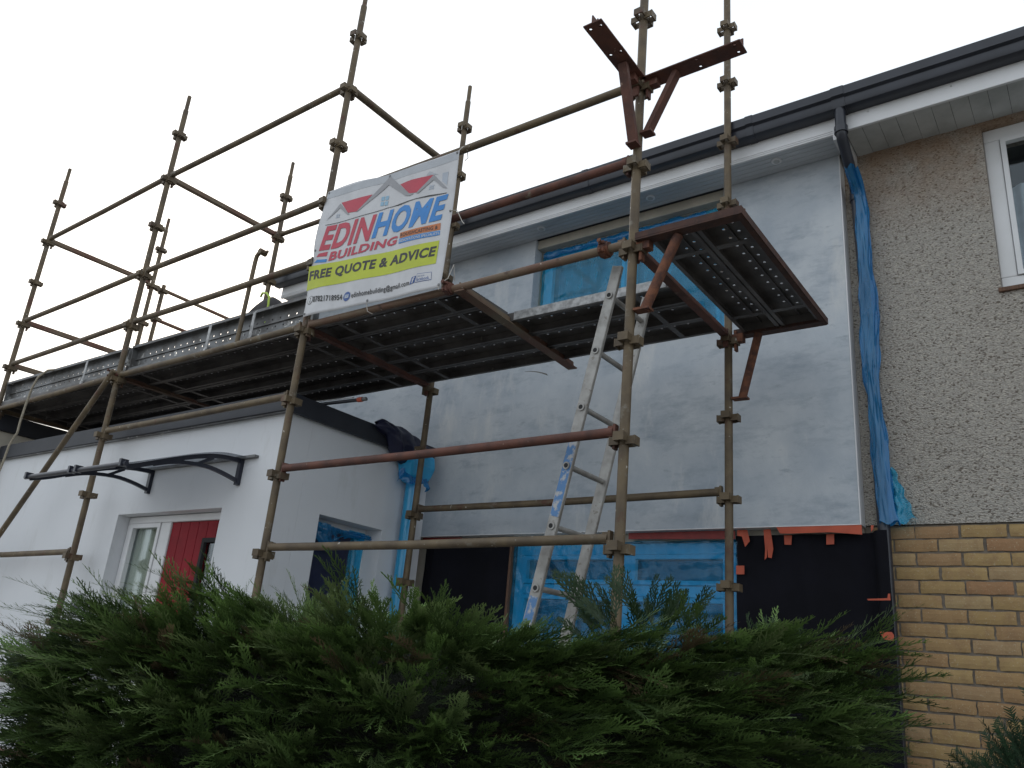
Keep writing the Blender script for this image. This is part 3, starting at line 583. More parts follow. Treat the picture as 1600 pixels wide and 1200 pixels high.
def ledger(s0, s1, k, mat='tube', off=.045, r=.0238, name='ledger'):
    p0, p1 = node(s0, k, off), node(s1, k, off); d = (p1-p0).normalized(); sag = Vector((0, 0, -.006))
    b = MB().path([p0+d*.055, (p0+p1)/2+sag, p1-d*.055], r, 16)
    lg = b.build(name, M[mat], SC, 50, loc=(p0+p1)/2)
    for p, sg in ((p0, 1), (p1, -1)):               # wedge plates that drop into the pockets
        e = p+d*sg*.047
        q = MB().bar(e-Vector((0, 0, .085)), e+Vector((0, 0, .035)), .012, .034, d.cross(Vector((0, 0, 1))))
        q.bar(e+d*sg*.02-Vector((0, 0, .02)), e+d*sg*.02+Vector((0, 0, .028)), .03, .03, d.cross(Vector((0, 0, 1))))
        q.build('wedge', M[mat], lg)
    return lg
for k, mt in ((4, 'tube'), (2, 'tube'), (1, 'tube'), (0, 'tube'), (-3, 'tube'), (-5, 'rust'), (-6, 'mixrust')): ledger('A', 'B', k, mt)
for k, mt in ((4, 'tube'), (2, 'tube'), (1, 'tube'), (0, 'tube'), (-1, 'tube')): ledger('B', 'C', k, mt)
for k, mt in ((2, 'tube'), (1, 'rust'), (0, 'mixrust'), (-2, 'rust'), (-3, 'tube')): ledger('C', 'D', k, mt)
ledger('b', 'c', 4); ledger('c', 'd', -2)
def transom(s0, s1, k, mat='mixrust', off=.02, w_=.05, h_=.05):
    p0, p1 = node(s0, k, off), node(s1, k, off); d = (p1-p0).normalized()
    b = MB().bar(p0+d*.04, p1-d*.04, w_, .008).bar(p0+d*.04+Vector((0, 0, .026)), p1-d*.04+Vector((0, 0, .026)), .008, .044)
    for p, sg in ((p0, 1), (p1, -1)): b.bar(p+d*sg*.045-Vector((0, 0, .07)), p+d*sg*.045+Vector((0, 0, .05)), .014, .03, d.cross(Vector((0, 0, 1))))
    return b.build('transom', M[mat], SC, loc=(p0+p1)/2)
for s0, s1, k, mt in (('A', 'a', 4, 'mixrust'), ('A', 'a', 2, 'mixrust'), ('A', 'a', 1, 'mixrust'), ('A', 'a', 0, 'tube'), ('B', 'b', 4, 'mixrust'), ('B', 'b', 0, 'mixrust'), ('C', 'c', 0, 'rust'), ('D', 'd', 0, 'rust')): transom(s0, s1, k, mt)
ledger('C', 'c', 4, 'tube', .03, .03, 'transom')
# mid-bay board bearer
MB().bar((-1.11, -.02, Z(.015)), (-1.17, 1.33, Z(.015)), .07, .008).bar((-1.11, -.02, Z(.043)), (-1.17, 1.33, Z(.043)), .008, .048).build('board_bearer', M['mixrust'], SC, loc=(-1.14, .6, Z(0)))
# diagonal brace
MB().path([(-4.86, -.062, Z(.06)), (-7.2, -.062, Z(-2.41))], .0235, 14).build('brace', M['tube'], SC, 40)
# second frame standing behind the far left corner
b = MB().tube((-7.34, 1.42, Z(PT+.15)), (-7.32, 1.42, Z(2.08)), .0242, 14); st2 = b.build('standard', M['tube'], SC, 40, loc=(-7.33, 1.42, Z(1)))
for z in (2.0, 1.62, 1.1, .6): link('collar', collar, st2, (-7.325, 1.42, Z(z)))
for z in (2.02, 1.62): MB().path([(-7.325, 1.45, Z(z)), (-7.325, 3.85, Z(z))], .022, 12).build('ledger', M['mixrust'], SC, 40)
MB().tube((-7.325, 3.87, .05), (-7.325, 3.87, Z(2.3)), .0242, 14).build('standard', M['tube'], SC, 40)
# scaffold couplers
def coupler(p, ax, mat='rust2', s=1.):
    p = Vector(p); a = Vector(ax).normalized()
    q_ = Vector((0, -.030, .022)); b = MB().tube(p-a*.024*s, p+a*.024*s, .033*s, 16).tube(p-a*.012*s, p+a*.012*s, .039*s, 16)
    for sg in (-1, 1): b.tube(p+Vector((0, -.034*s, sg*.022)), p+Vector((0, -.056*s, sg*.022)), .007, 6).bar(p+Vector((0, -.02, sg*.022)), p+Vector((0, -.043*s, sg*.022)), .032, .016)
    b.tube(p+Vector((0, -.056*s, .022)), p+Vector((0, -.064*s, .022)), .012, 6)
    return b.build('coupler', M[mat], SC, 40, loc=p)
coupler(node('D', 0)+Vector((-.16, 0, -.0)), (1, 0, 0), 'rust2', 1.15); coupler(node('C', 0)+Vector((1.27, 0, 0)), (1, 0, 0), 'rust'); coupler((-4.90, -.035, Z(.04)), (.7, 0, .7), 'rust')
coupler((-7.31, 1.34, Z(2.0)), (1, 0, 0), 'tube'); coupler((-7.31, 1.40, Z(1.62)), (1, 0, 0), 'tube')

# perforated steel planks
def plank_mesh(L, mat, name='steel_plank', straps=True):
    b = MB(); W = .1125; n = max(4, int(round(L/.045))); px = L/n
    ys = [-W, -.055, -.006, .006, .055, W]
    for i in range(n):
        x0, x1 = -L/2+i*px, -L/2+(i+1)*px
        for j in range(5):
            y0, y1 = ys[j], ys[j+1]
            hole = (j == 1 and i % 2 == 0) or (j == 3 and i % 2 == 1)
            if hole and 1 < i < n-2:
                cx, cy, r = (x0+x1)/2, (y0+y1)/2, .0085
                ou = [(x1, cy), (x1, y1), (cx, y1), (x0, y1), (x0, cy), (x0, y0), (cx, y0), (x1, y0)]
                vs = [(x, y, 0) for x, y in ou]+[(cx+r*math.cos(k*math.pi/4), cy+r*math.sin(k*math.pi/4), 0) for k in range(8)]+[(cx+r*1.25*math.cos(k*math.pi/4), cy+r*1.25*math.sin(k*math.pi/4), .006) for k in range(8)]
                b.add(vs, [(k, (k+1) % 8, (k+1) % 8+8, k+8) for k in range(8)]+[(k+8, (k+1) % 8+8, (k+1) % 8+16, k+16) for k in range(8)])
            elif not hole or True:
                b.add([(x0, y0, 0), (x1, y0, 0), (x1, y1, 0), (x0, y1, 0)], [(0, 1, 2, 3)])
    for s in (-1, 1):
        b.box(-L/2, L/2, min(s*W, s*(W-.002)), max(s*W, s*(W-.002)), -.058, -.0002)
        b.box(-L/2, L/2, min(s*(W-.0022), s*(W-.022)), max(s*(W-.0022), s*(W-.022)), -.058, -.055)
    b.box(-L/2, L/2, -.004, .004, -.012, -.0004)
    if straps:
      for t in np.linspace(-L/2+.22, L/2-.22, max(2, int(L/.8))): b.box(t-.018, t+.018, -W+.023, W-.023, -.057, -.054)
    for e in (-1, 1): b.box(e*L/2-.003, e*L/2+.003, -W+.003, W-.003, -.05, -.0006)
    return b.mesh(name, mat)
P24 = plank_mesh(2.38, M['steel']); P12 = plank_mesh(1.29, M['steel']); P13 = plank_mesh(1.26, M['steel']); T24 = plank_mesh(2.36, M['galv'], 'toe_board', False)
YB = [.152+.235*i for i in range(5)]
def rj(a=.004): return random.uniform(-a, a)
for bay, xc in (('AB', -6.09), ('BC', -3.675)):
    for i, y in enumerate(YB): link('steel_plank', P24, SC, (xc+rj(.01), y+rj(), Z(.098)+rj(.003)), (rj(.006), rj(.002), rj(.001)))
for i, y in enumerate(YB):
    if i < 2: link('steel_plank', P12, SC, (-1.79, y+rj(), Z(.098)), (rj(.006), 0, 0))
    else: link('steel_plank', P24, SC, (-1.235+rj(.01), y+rj(), Z(.098)+rj(.003)), (rj(.006), rj(.002), 0))
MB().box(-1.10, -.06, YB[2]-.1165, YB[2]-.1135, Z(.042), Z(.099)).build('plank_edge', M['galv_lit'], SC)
for xc in (-6.09, -3.675):
    link('toe_board', T24, SC, (xc, .10, Z(.212)), (-math.pi/2+.04, 0, 0))
for x in (-3.70, -3.15, -5.6):
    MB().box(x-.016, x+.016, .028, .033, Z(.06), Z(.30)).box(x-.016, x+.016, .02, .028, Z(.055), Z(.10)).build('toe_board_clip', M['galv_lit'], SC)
# side (hop-up) brackets
def bracket(p, ax, ln_, zt, brace, lip=True, mat='rust2'):
    p = Vector(p); a = Vector(ax); sd = Vector((0, 0, 1)).cross(a)
    b = MB(); p0, p1 = p+a*.035, p+a*ln_
    b.bar(p0+sd*lip*.018, p1+sd*lip*.018, .062, .008)
    if lip: b.bar(p0+sd*lip*.046+Vector((0, 0, .022)), p1+sd*lip*.046+Vector((0, 0, .020)), .007, .032)
    b.bar(p0+Vector((0, 0, .024)), p1+Vector((0, 0, .024)), .008, .04)
    br = b.build('hop_up_bracket', M['rust_dark'], SC, loc=p)
    t0, t1 = p+a*brace[0]+Vector((0, 0, -.006)), p+a*brace[1]+Vector((0, 0, brace[2]))
    MB().tube(t0, t1, .025, 12).build('brace', M[mat], br, 40)
    MB().bar(t1+a*.035, p+a*.026+Vector((0, 0, brace[2]+.002)), .055, .012).build('foot_plate', M[mat], br)
    MB().bar(p+a*.05-Vector((0, 0, .10)), p+a*.05+Vector((0, 0, .03)), .014, .034, sd).bar(p+a*.03-Vector((0, 0, .02)), p+a*.10-Vector((0, 0, .02)), .05, .05).build('wedge', M[mat], br)
    for q_ in (.27, .42) if not brace[3] else ():
        pass
    return br
nD, nd = node('D', 0, .03), node('d', 0, .03)
bracket(nD, (1, 0, 0), .578, 0, (.245, .075, -.37, 1), -1)
bracket(nd, (1, 0, 0), .578, 0, (.19, .085, -.41, 1), 1)
MB().box(.574, .581, nD.y-.05, nd.y+.05, Z(.03), Z(.068)).box(.55, .574, nD.y-.05, nd.y+.05, Z(.028), Z(.034)).build('hop_up_edge_angle', M['rust_dark'], SC)
for x in (.205, .44): link('steel_plank', P13, SC, (x, (nD.y+nd.y)/2, Z(.10)), (0, 0, math.pi/2))
def holes_bracket(p, ax, ln_, brace):
    """empty bracket: flange with punched holes, upright rib"""
    p = Vector(p); a = Vector(ax); sd = Vector((0, 0, 1)).cross(a); b = MB()
    hs = [ln_-.035, ln_-.24]; seg = [.035]
    for h in sorted(hs): seg += [h-.03, h+.03]
    seg += [ln_]
    W_ = .052
    for i in range(len(seg)-1):
        x0, x1 = seg[i], min(seg[i+1], ln_)
        if i % 2 == 0:
            b.bar(p+a*x0, p+a*x1, 2*W_, .007) if x1 > x0 else None
        else:
            for s in (-1, 1):                       # half flange with a round hole
                cx, cy, r = (x0+x1)/2, s*.028, .0085
                ou = [(x1, cy), (x1, max(s*W_, 0)), (cx, max(s*W_, 0)), (x0, max(s*W_, 0)), (x0, cy), (x0, min(s*W_, 0)), (cx, min(s*W_, 0)), (x1, min(s*W_, 0))]
                for zz, fl in ((-.0035, 0), (.0035, 1)):
                    vs = [p+a*x+sd*y+Vector((0, 0, zz)) for x, y in ou]+[p+a*(cx+r*math.cos(k*math.pi/4))+sd*(cy+r*math.sin(k*math.pi/4))+Vector((0, 0, zz)) for k in range(8)]
                    b.add(vs, [(k, (k+1) % 8, (k+1) % 8+8, k+8) for k in range(8)])
                b.bar(p+a*x0+sd*s*W_, p+a*x1+sd*s*W_, .001, .007)
    b.bar(p+a*.035+Vector((0, 0, .0255)), p+a*ln_+Vector((0, 0, .0255)), .007, .043)
    br = b.build('hop_up_bracket', M['rust'], SC, loc=p)
    t0, t1 = p+a*brace[0]+Vector((0, 0, -.006)), p+a*brace[1]+Vector((0, 0, brace[2]))
    MB().bar(t0, t1, .05, .028, a).build('brace', M['rust'], br)
    MB().bar(t1+a*.035, p+a*.022+Vector((0, 0, brace[2]+.002)), .06, .012).build('foot_plate', M['rust'], br)
    MB().bar(p+a*.05-Vector((0, 0, .11)), p+a*.05+Vector((0, 0, .03)), .014, .034, sd).bar(p+a*.03-Vector((0, 0, .025)), p+a*.11-Vector((0, 0, .025)), .045, .04).build('wedge', M['rust'], br)
n2 = node('D', 2, .035)
holes_bracket(n2, (1, 0, 0), .575, (.215, .05, -.335))
holes_bracket(n2, (0, -1, 0), .52, (.20, .05, -.42))
MB().prism([(n2.y-.50, n2.z+.004), (n2.y-.47, n2.z+.07), (n2.y-.43, n2.z+.004)], 'x', n2.x-.003, n2.x+.003).build('bracket_spike', M['rust'], SC)

# ------------------------------------------------------------------ ladder
LX = lambda z: -.145+.2205*z
ld = empty('aluminium_ladder', (LX(-3.6), .3, 0), 'worn aluminium ladder with blue paint leaning inside the scaffold', 'ladder')
def stile(y, zt, mat='alu', w_=.060, t_=.024): return MB().bar((LX(-3.59), y, Z(-3.59)), (LX(zt), y, Z(zt)), t_, w_, (1, 0, 0))
for y, zt in ((.12, .005), (.47, -.02)): bevel(stile(y, zt).build('stile', M['alu'], ld), .005)
bevel(MB().bar((LX(-1.30), .12, Z(-1.30)), (LX(-.90), .12, Z(-.90)), .0256, .052, (1, 0, 0)).build('blue_band', M['blue_paint'], ld), .003)
bevel(MB().bar((LX(-2.0), .12, Z(-2.0)), (LX(-1.68), .12, Z(-1.68)), .0256, .05, (1, 0, 0)).build('blue_band', M['blue_paint'], ld), .003)
for i in range(12):
    z = -.16-.2965*i
    if z < -3.5: break
    MB().path([(LX(z), .101, Z(z)), (LX(z), .482, Z(z))], .0145, 12).build('rung', M['alu'], ld, 40)
    MB().tube((LX(z), .1062, Z(z)), (LX(z), .1005, Z(z)), .0195, 14).build('rung_end', M['alu'], ld, 40)
    MB().tube((LX(z), .1012, Z(z)), (LX(z), .0998, Z(z)), .012, 12).build('rung_dark_dot', M['interior'], ld, 40)  # dark disc paints the shade inside the hollow rung end

# ------------------------------------------------------------------ banner
BQ = [(-2.445, .085), (-1.205, .030), (-1.200, .975), (-2.435, 1.065)]   # corners BL BR TR TL (x, z)
BY = -.058
def bwave(x, z):
    u = (x+2.44)/1.24; v = (z-.05)/.97
    e = max(0, .13-u)/.13
    return BY-.007*math.sin(u*7+.6+v*1.5)-.004*math.sin(u*17+v*3)-.010*math.sin(v*4.2+u*2)*(.4+.6*u)+.012*e*math.sin(v*7)-.004
def bq(u, v):
    a = [(1-u)*BQ[0][i]+u*BQ[1][i] for i in (0, 1)]; c = [(1-u)*BQ[3][i]+u*BQ[2][i] for i in (0, 1)]
    x, z = a[0]*(1-v)+c[0]*v, a[1]*(1-v)+c[1]*v
    z += .008*math.sin(u*math.pi*2.0)*v+.006*math.sin(u*9)*v
    x += (.02*math.exp(-((v-.42)/.08)**2)-.022*math.exp(-((v-.30)/.12)**2))*(1-u)**4
    return x, z
bn = MB().grid(lambda u, v: (bq(u, v)[0], bwave(*bq(u, v)), Z(bq(u, v)[1])), 60, 44).build('advert_banner', M['tube'] if False else V['white'], None, 80)
sol = bn.modifiers.new('thick', 'SOLIDIFY'); sol.thickness = .0012; sol.offset = 1
tag(bn, 'white advertising banner with house logo and blue and red lettering tied to the scaffold', 'banner')
ORG[bn] = Vector((0, 0, 0))
LAY = [.0]
def bpoint(x, z, d): return (x, bwave(x, z)-d, Z(z))
def bpoly(name, pts, mat, d=.0032, sub=1):
    """flat printed polygon: triangulated, cut fine enough to follow the cloth"""
    import bmesh
    bm = bmesh.new(); vs_ = [bm.verts.new((x, 0, z)) for x, z in pts]; bm.faces.new(vs_)
    bmesh.ops.triangulate(bm, faces=bm.faces[:])
    for _ in range(6):
        es = [e for e in bm.edges if e.calc_length() > .06]
        if not es: break
        bmesh.ops.subdivide_edges(bm, edges=es, cuts=1); bmesh.ops.triangulate(bm, faces=[f for f in bm.faces if len(f.verts) > 3])
    for v in bm.verts: v.co = bpoint(v.co.x, v.co.z, d)
    me = bpy.data.meshes.new(name); bm.to_mesh(me); bm.free(); me.materials.append(V[mat]); return link(name, me, bn)
def btext(name, txt, quad, mat, d=.0042, bold=.0, desc=False):
    """text fitted into a quad BL BR TR TL given in banner plane metres"""
    cu_ = bpy.data.curves.new('t', 'FONT'); cu_.body = txt; cu_.size = 1; cu_.offset = bold; cu_.resolution_u = 3; cu_.fill_mode = 'FRONT'; cu_.space_character = 1.07
    to = bpy.data.objects.new('t', cu_); COL.objects.link(to); bpy.context.view_layer.update()
    me0 = to.to_mesh(); P = np.array([v.co[:] for v in me0.vertices]); fs = [tuple(p.vertices) for p in me0.polygons]; to.to_mesh_clear()
    bpy.data.objects.remove(to); bpy.data.curves.remove(cu_)
    x0, x1 = P[:, 0].min(), P[:, 0].max(); y0, y1 = (P[:, 1].min(), P[:, 1].max()) if not desc else (0, P[:, 1].max())
    vs = []
    for x, y, _ in P:
        u, v = (x-x0)/(x1-x0), (y-y0)/(y1-y0)
        ax = [(1-u)*quad[0][i]+u*quad[1][i] for i in (0, 1)]; cx = [(1-u)*quad[3][i]+u*quad[2][i] for i in (0, 1)]
        X, Zz = ax[0]*(1-v)+cx[0]*v, ax[1]*(1-v)+cx[1]*v
        vs.append(bpoint(X, Zz, d))
    me = bpy.data.meshes.new(name); me.from_pydata(vs, [], fs); me.materials.append(V[mat]); return link(name, me, bn)
def sh(q, k=.0):                                     # italic slant added to a quad
    return [q[0], q[1], (q[2][0]+k, q[2][1]), (q[3][0]+k, q[3][1])]
bpoly('hem', [bq(.005, .935), bq(.35, .935), bq(.7, .935), bq(.995, .935), bq(.995, .995), bq(.7, .995), bq(.35, .995), bq(.005, .995)], 'hem', .0022)
bpoly('green_band', [(-2.463, .286), (-1.2704, .2025), (-1.2707, .3613), (-2.463, .4633)], 'green')
bpoly('roof_print', [(-2.2608, .9231), (-1.9587, .9008), (-2.0792, .8004), (-2.1728, .8167)], 'red')
bpoly('roof_print', [(-1.6986, .8942), (-1.5922, .8917), (-1.3992, .8685), (-1.5127, .774), (-1.5951, .7912)], 'red')
bpoly('gable_print', [(-1.814, .9986), (-1.5996, .7939), (-1.5484, .7748), (-1.5917, .7709), (-1.6305, .7862), (-1.814, .9307), (-2.0579, .805), (-2.0913, .7946), (-1.9455, .9003)], 'grey', .0042)
bpoly('gable_print', [(-2.269, .9181), (-2.1557, .801), (-2.172, .8006), (-2.2654, .8817), (-2.3735, .8008), (-2.2845, .9042)], 'grey', .0042)
bpoly('gable_print', [(-1.3992, .8685), (-1.2685, .7282), (-1.3084, .746), (-1.3949, .8304), (-1.5113, .7654), (-1.5323, .7732)], 'grey', .0042)
bpoly('roof_print', [(-1.464, .8848), (-1.44, .9065), (-1.3592, .8575), (-1.3992, .8685)], 'hem', .0028)
bpoly('chimney_print', [(-1.3248, .8564), (-1.2749, .8501), (-1.2759, .7537), (-1.3222, .7984)], 'pale', .0028)
def bwin(q, mat):
    for i in (0, 1):
        for j in (0, 1):
            def L(u, v): 
                a = [(1-u)*q[0][k]+u*q[1][k] for k in (0, 1)]; c = [(1-u)*q[3][k]+u*q[2][k] for k in (0, 1)]; return (a[0]*(1-v)+c[0]*v, a[1]*(1-v)+c[1]*v)
            u0, v0 = i*.56, j*.56
            bpoly('window_print', [L(u0, v0), L(u0+.44, v0), L(u0+.44, v0+.44), L(u0, v0+.44)], mat, .0032)
bwin([(-1.8667, .7843), (-1.7965, .7704), (-1.7978, .8443), (-1.8677, .8551)], 'lb')
bwin([(-2.2902, .8067), (-2.2549, .8025), (-2.2524, .8324), (-2.2878, .8367)], 'pale'); bwin([(-1.4259, .7674), (-1.3866, .7618), (-1.3859, .7918), (-1.4244, .7972)], 'pale')
ln_pts = [(-2.3702, .7669), (-2.2199, .7614), (-2.0829, .755), (-1.9071, .7505), (-1.7886, .7507), (-1.6784, .7354), (-1.5335, .7329), (-1.4152, .7238), (-1.2678, .6984)]
bpoly('ground_line_print', ln_pts+[(x, z-.004) for x, z in reversed(ln_pts)], 'black', .0038)
btext('lettering', 'EDIN', sh([(-2.3828, .5631), (-1.9131, .5298), (-1.9111, .7271), (-2.3807, .7515)], .03), 'red', bold=.036)
btext('lettering', 'HOME', sh([(-1.8915, .5375), (-1.2881, .5096), (-1.2697, .6859), (-1.8822, .7328)], .02), 'blue', bold=.036)
btext('lettering', 'BUILDING', sh([(-2.2731, .4629), (-1.6529, .4364), (-1.6554, .4982), (-2.2774, .5327)], .014), 'red', bold=.034)
bpoly('bar_print', [(-2.3981, .5203), (-2.2985, .5073), (-2.2944, .5408), (-2.3778, .5424)], 'red'); bpoly('bar_print', [(-2.4139, .4801), (-2.2924, .4599), (-2.2875, .4816), (-2.3876, .4984)], 'blue')
bpoly('box_print', [(-1.6246, .472), (-1.2783, .4388), (-1.284, .4875), (-1.6274, .5124)], 'orange'); bpoly('box_print', [(-1.6263, .4331), (-1.2766, .4005), (-1.2789, .4321), (-1.6282, .468)], 'blue')
btext('lettering', 'ROUGHCASTING &', [(-1.618, .478), (-1.30, .448), (-1.302, .476), (-1.619, .504)], 'black', bold=.02)
btext('lettering', 'RENOVATIONS SPECIALISTS', [(-1.62, .4395), (-1.282, .407), (-1.283, .425), (-1.62, .460)], 'white', bold=.02)
btext('lettering', 'FREE QUOTE & ADVICE', sh([(-2.4466, .3419), (-1.2927, .2448), (-1.2932, .3262), (-2.4572, .4248)], .012), 'black', bold=.04)
def ring(c, r0, r1, mat, d=.0036):
    n = 20; bpoly('ring_print', [(c[0]+r1*math.cos(k*2*math.pi/n), c[1]+r1*math.sin(k*2*math.pi/n)) for k in range(n)], mat, d)
    if r0: bpoly('ring_fill', [(c[0]+r0*math.cos(k*2*math.pi/n), c[1]+r0*math.sin(k*2*math.pi/n)) for k in range(n)], 'white', d+.0006)
ring((-2.3917, .1975), .027, .031, 'black'); bpoly('handset_print', [(-2.398, .18), (-2.385, .18), (-2.385, .215), (-2.398, .215)], 'black', .0050); bpoly('handset_print', [(-2.3955, .187), (-2.3875, .187), (-2.3875, .208), (-2.3955, .208)], 'white', .0056)
btext('lettering', '07821718954', [(-2.358, .1735), (-2.0665, .1319), (-2.0738, .173), (-2.365, .2202)], 'black', bold=.03)
ring((-2.0261, .1485), 0, .033, 'navy'); bpoly('envelope_print', [(-2.045, .138), (-2.007, .136), (-2.008, .160), (-2.046, .162)], 'pale', .0046); bpoly('envelope_print', [(-2.044, .160), (-2.026, .146), (-2.009, .158), (-2.026, .150)], 'navy', .0052)
btext('lettering', 'edinhomebuilding@gmail.com', [(-1.9789, .1279), (-1.4658, .1036), (-1.4718, .1386), (-1.9877, .1689)], 'black', bold=.016, desc=True)
bpoly('icon_print', [(-1.4632, .103), (-1.4232, .1076), (-1.4144, .1526), (-1.4508, .1508)], 'navy'); btext('lettering', 'f', [(-1.45, .108), (-1.43, .109), (-1.424, .148), (-1.444, .147)], 'white', bold=.03)
fbq = [(-1.419, .1066), (-1.2856, .0966), (-1.2917, .1509), (-1.4083, .1646)]
bpoly('frame_print', fbq, 'navy', .003); bpoly('frame_fill', [(-1.4165, .110), (-1.288, .1002), (-1.2937, .1478), (-1.4065, .1612)], 'white', .0036)
btext('lettering', 'FIND US ON', [(-1.400, .1385), (-1.345, .134), (-1.347, .144), (-1.400, .149)], 'navy'); btext('lettering', 'facebook.', [(-1.408, .1135), (-1.300, .1045), (-1.302, .127), (-1.408, .137)], 'navy', bold=.015)
for u, v in ((.012, .985), (.5, .985), (.988, .985), (.012, .5), (.988, .55), (.012, .02), (.5, .02), (.988, .02)):
    x, z = bq(u, v); c = bpoint(x, z, .003); MB().tube(c, (c[0], c[1]-.003, c[2]), .008, 14).build('eyelet', M['galv'], bn)
def tie(pts, label): tag(MB().path(pts, .0028, 6).build('tie_wire', M['tie'], None, 60), label, 'tie')
x, z = bq(.988, .985); tie([(x, BY-.012, Z(z)), (x+.02, -.045, Z(z)+.05), (x+.015, .0, Z(z)+.075), (x-.005, .04, Z(z)+.03), (x, .01, Z(z)-.01)], 'pale tie at the top right corner of the banner')
x, z = bq(.988, .02); tie([(x, BY-.014, Z(z)-.03), (x-.01, BY-.02, Z(z)+.0), (x+.03, -.04, Z(z)+.05), (x+.055, -.03, Z(z)+.14), (x+.03, .02, Z(z)+.06)], 'pale looped tie at the bottom right corner of the banner')
x, z = bq(.5, .02); tie([(x, BY-.012, Z(z)+.01), (x-.008, -.062, Z(z)-.02), (x-.004, -.052, Z(z)-.065), (x+.012, -.02, Z(z)-.075)], 'pale tie at the bottom middle of the banner')
x, z = bq(.988, .55); tie([(x, BY-.012, Z(z)), (x+.04, -.045, Z(z)+.0), (x+.09, -.042, Z(z)-.09), (x+.11, -.045, Z(z)-.11)], 'pale loose tie at the right edge of the banner')

# ------------------------------------------------------------------ loose things
rp = MB().path([(-6.25, .09, Z(.335)), (-6.30, .0, Z(.30)), (-6.34, -.05, Z(.22)), (-6.39, -.055, Z(.12)), (-6.42, -.055, Z(-.06)), (-6.43, -.055, Z(-.22)), (-6.42, -.055, Z(-.33)), (-6.47, -.055, Z(-.375)), (-6.52, -.055, Z(-.45)), (-6.54, -.055, Z(-.60)), (-6.6, -.055, Z(-.85)), (-6.62, -.05, Z(-1.6))], .011, 8).build('rope', M['rope'], None, 60)
tag(rp, 'pale rope hanging over the toe board at the far left deck', 'rope')
hk = empty('hooked_tube', (-3.24, .0, Z(.06)), 'thin upright tube with a hooked clamp rising above the left deck', 'tube')
MB().path([(-3.245, -.005, Z(.065)), (-3.238, .0, Z(.72)), (-3.232, .0, Z(.775)), (-3.205, 0, Z(.80)), (-3.17, 0, Z(.795))], .0165, 12).build('tube', M['tube'], hk, 50)
MB().tube((-3.165, -.03, Z(.79)), (-3.165, .03, Z(.79)), .024, 14).box(-3.18, -3.10, -.008, .008, Z(.775), Z(.79)).build('clamp', M['tube'], hk)
bg_ = empty('tool_sack', (-3.5, .40, Z(.1)), 'dark sack with a lime strap on the deck behind the toe board', 'bag')
def sack(u, v):
    a = u*2*math.pi; z = v; r = (1-z**6*.85)*(1+.07*math.sin(a*3+z*4)+.05*math.sin(a*7-z*6))
    return (-3.62+.25*r*math.cos(a)+.07*z, .42+.16*r*math.sin(a), Z(.10)+.57*z-.06*z*max(0, -math.cos(a)))
MB().grid(sack, 28, 14).build('sack_body', M['bag'], bg_, 60)
MB().path([(-3.53, .30, Z(.63)), (-3.47, .27, Z(.635)), (-3.40, .26, Z(.615)), (-3.35, .255, Z(.57)), (-3.34, .255, Z(.50)), (-3.34, .26, Z(.30))], .009, 8).build('strap', M['lime'], bg_, 60)
rl = empty('roller_pole', (-2.6, .53, Z(-.30)), 'dark roller pole with red end lying on the porch roof edge', 'tool')
MB().path([(-3.0, .47, Z(-.315)), (-2.47, .555, Z(-.302))], .013, 10).build('pole', M['dark'], rl, 50); MB().path([(-2.98, .455, Z(-.298)), (-2.50, .535, Z(-.286))], .005, 8).build('rod', M['galv_lit'], rl, 50)
MB().path([(-2.475, .554, Z(-.302)), (-2.435, .56, Z(-.301))], .018, 10).build('grip', M['tape'], rl, 50); MB().path([(-2.435, .56, Z(-.301)), (-2.40, .566, Z(-.300))], .014, 10).build('end_cap', M['galv'], rl, 50)
tag(MB().grid(lambda u, v: (-1.56+u*.2+.01*math.sin(v*9), 1.285+.02*v, Z(.035-.045*u*u)+.018*v*(1-u)-.012*v), 10, 3).build('paper_scrap', M['tie'], None, 60), 'white scrap sticking out below the rear deck edge', 'scrap')

# ------------------------------------------------------------------ hedge and shrubs
def leaf_mat(name):
    m, t, b = nodes(name); at = t.nodes.new('ShaderNodeAttribute'); at.attribute_name = 'tone'
    t.links.new(at.outputs['Color'], b.inputs['Base Color']); b.inputs['Roughness'].default_value = .55; b.inputs['Specular IOR Level'].default_value = .35
    tr = t.nodes.new('ShaderNodeBsdfTranslucent'); t.links.new(at.outputs['Color'], tr.inputs['Color'])
    ms = t.nodes.new('ShaderNodeMixShader'); ms.inputs[0].default_value = .22; t.links.new(b.outputs[0], ms.inputs[1]); t.links.new(tr.outputs[0], ms.inputs[2])
    t.links.new(ms.outputs[0], t.nodes['Material Output'].inputs['Surface']); return m
M['leaf'] = leaf_mat('conifer_leaf'); M['bark'] = pmat('conifer_bark', (.07, .045, .03), (.045, .03, .022), 20, .9)
M['core'] = pmat('shaded_inner_twigs', (.009, .014, .007), (.015, .017, .009), 25, .95, 0, 1., 60, .03)  # near-black filler, shade inside hedge and shrub put into the colour
def strips(segs):
    """segs: array n x (p0, p1, w0, w1) in the frond plane (x along, y across, z out) -> verts (n*4,3), tip factor"""
    s = np.array([(*p, *q, w0, w1) for p, q, w0, w1 in segs]); p, q, w0, w1 = s[:, :3], s[:, 3:6], s[:, 6:7], s[:, 7:8]
    d = q-p; d /= np.linalg.norm(d, axis=1, keepdims=True)+1e-9; n = np.stack([-d[:, 1], d[:, 0], np.zeros(len(d))], 1)
    return np.stack([p-n*w0/2, p+n*w0/2, q+n*w1/2, q-n*w1/2], 1)
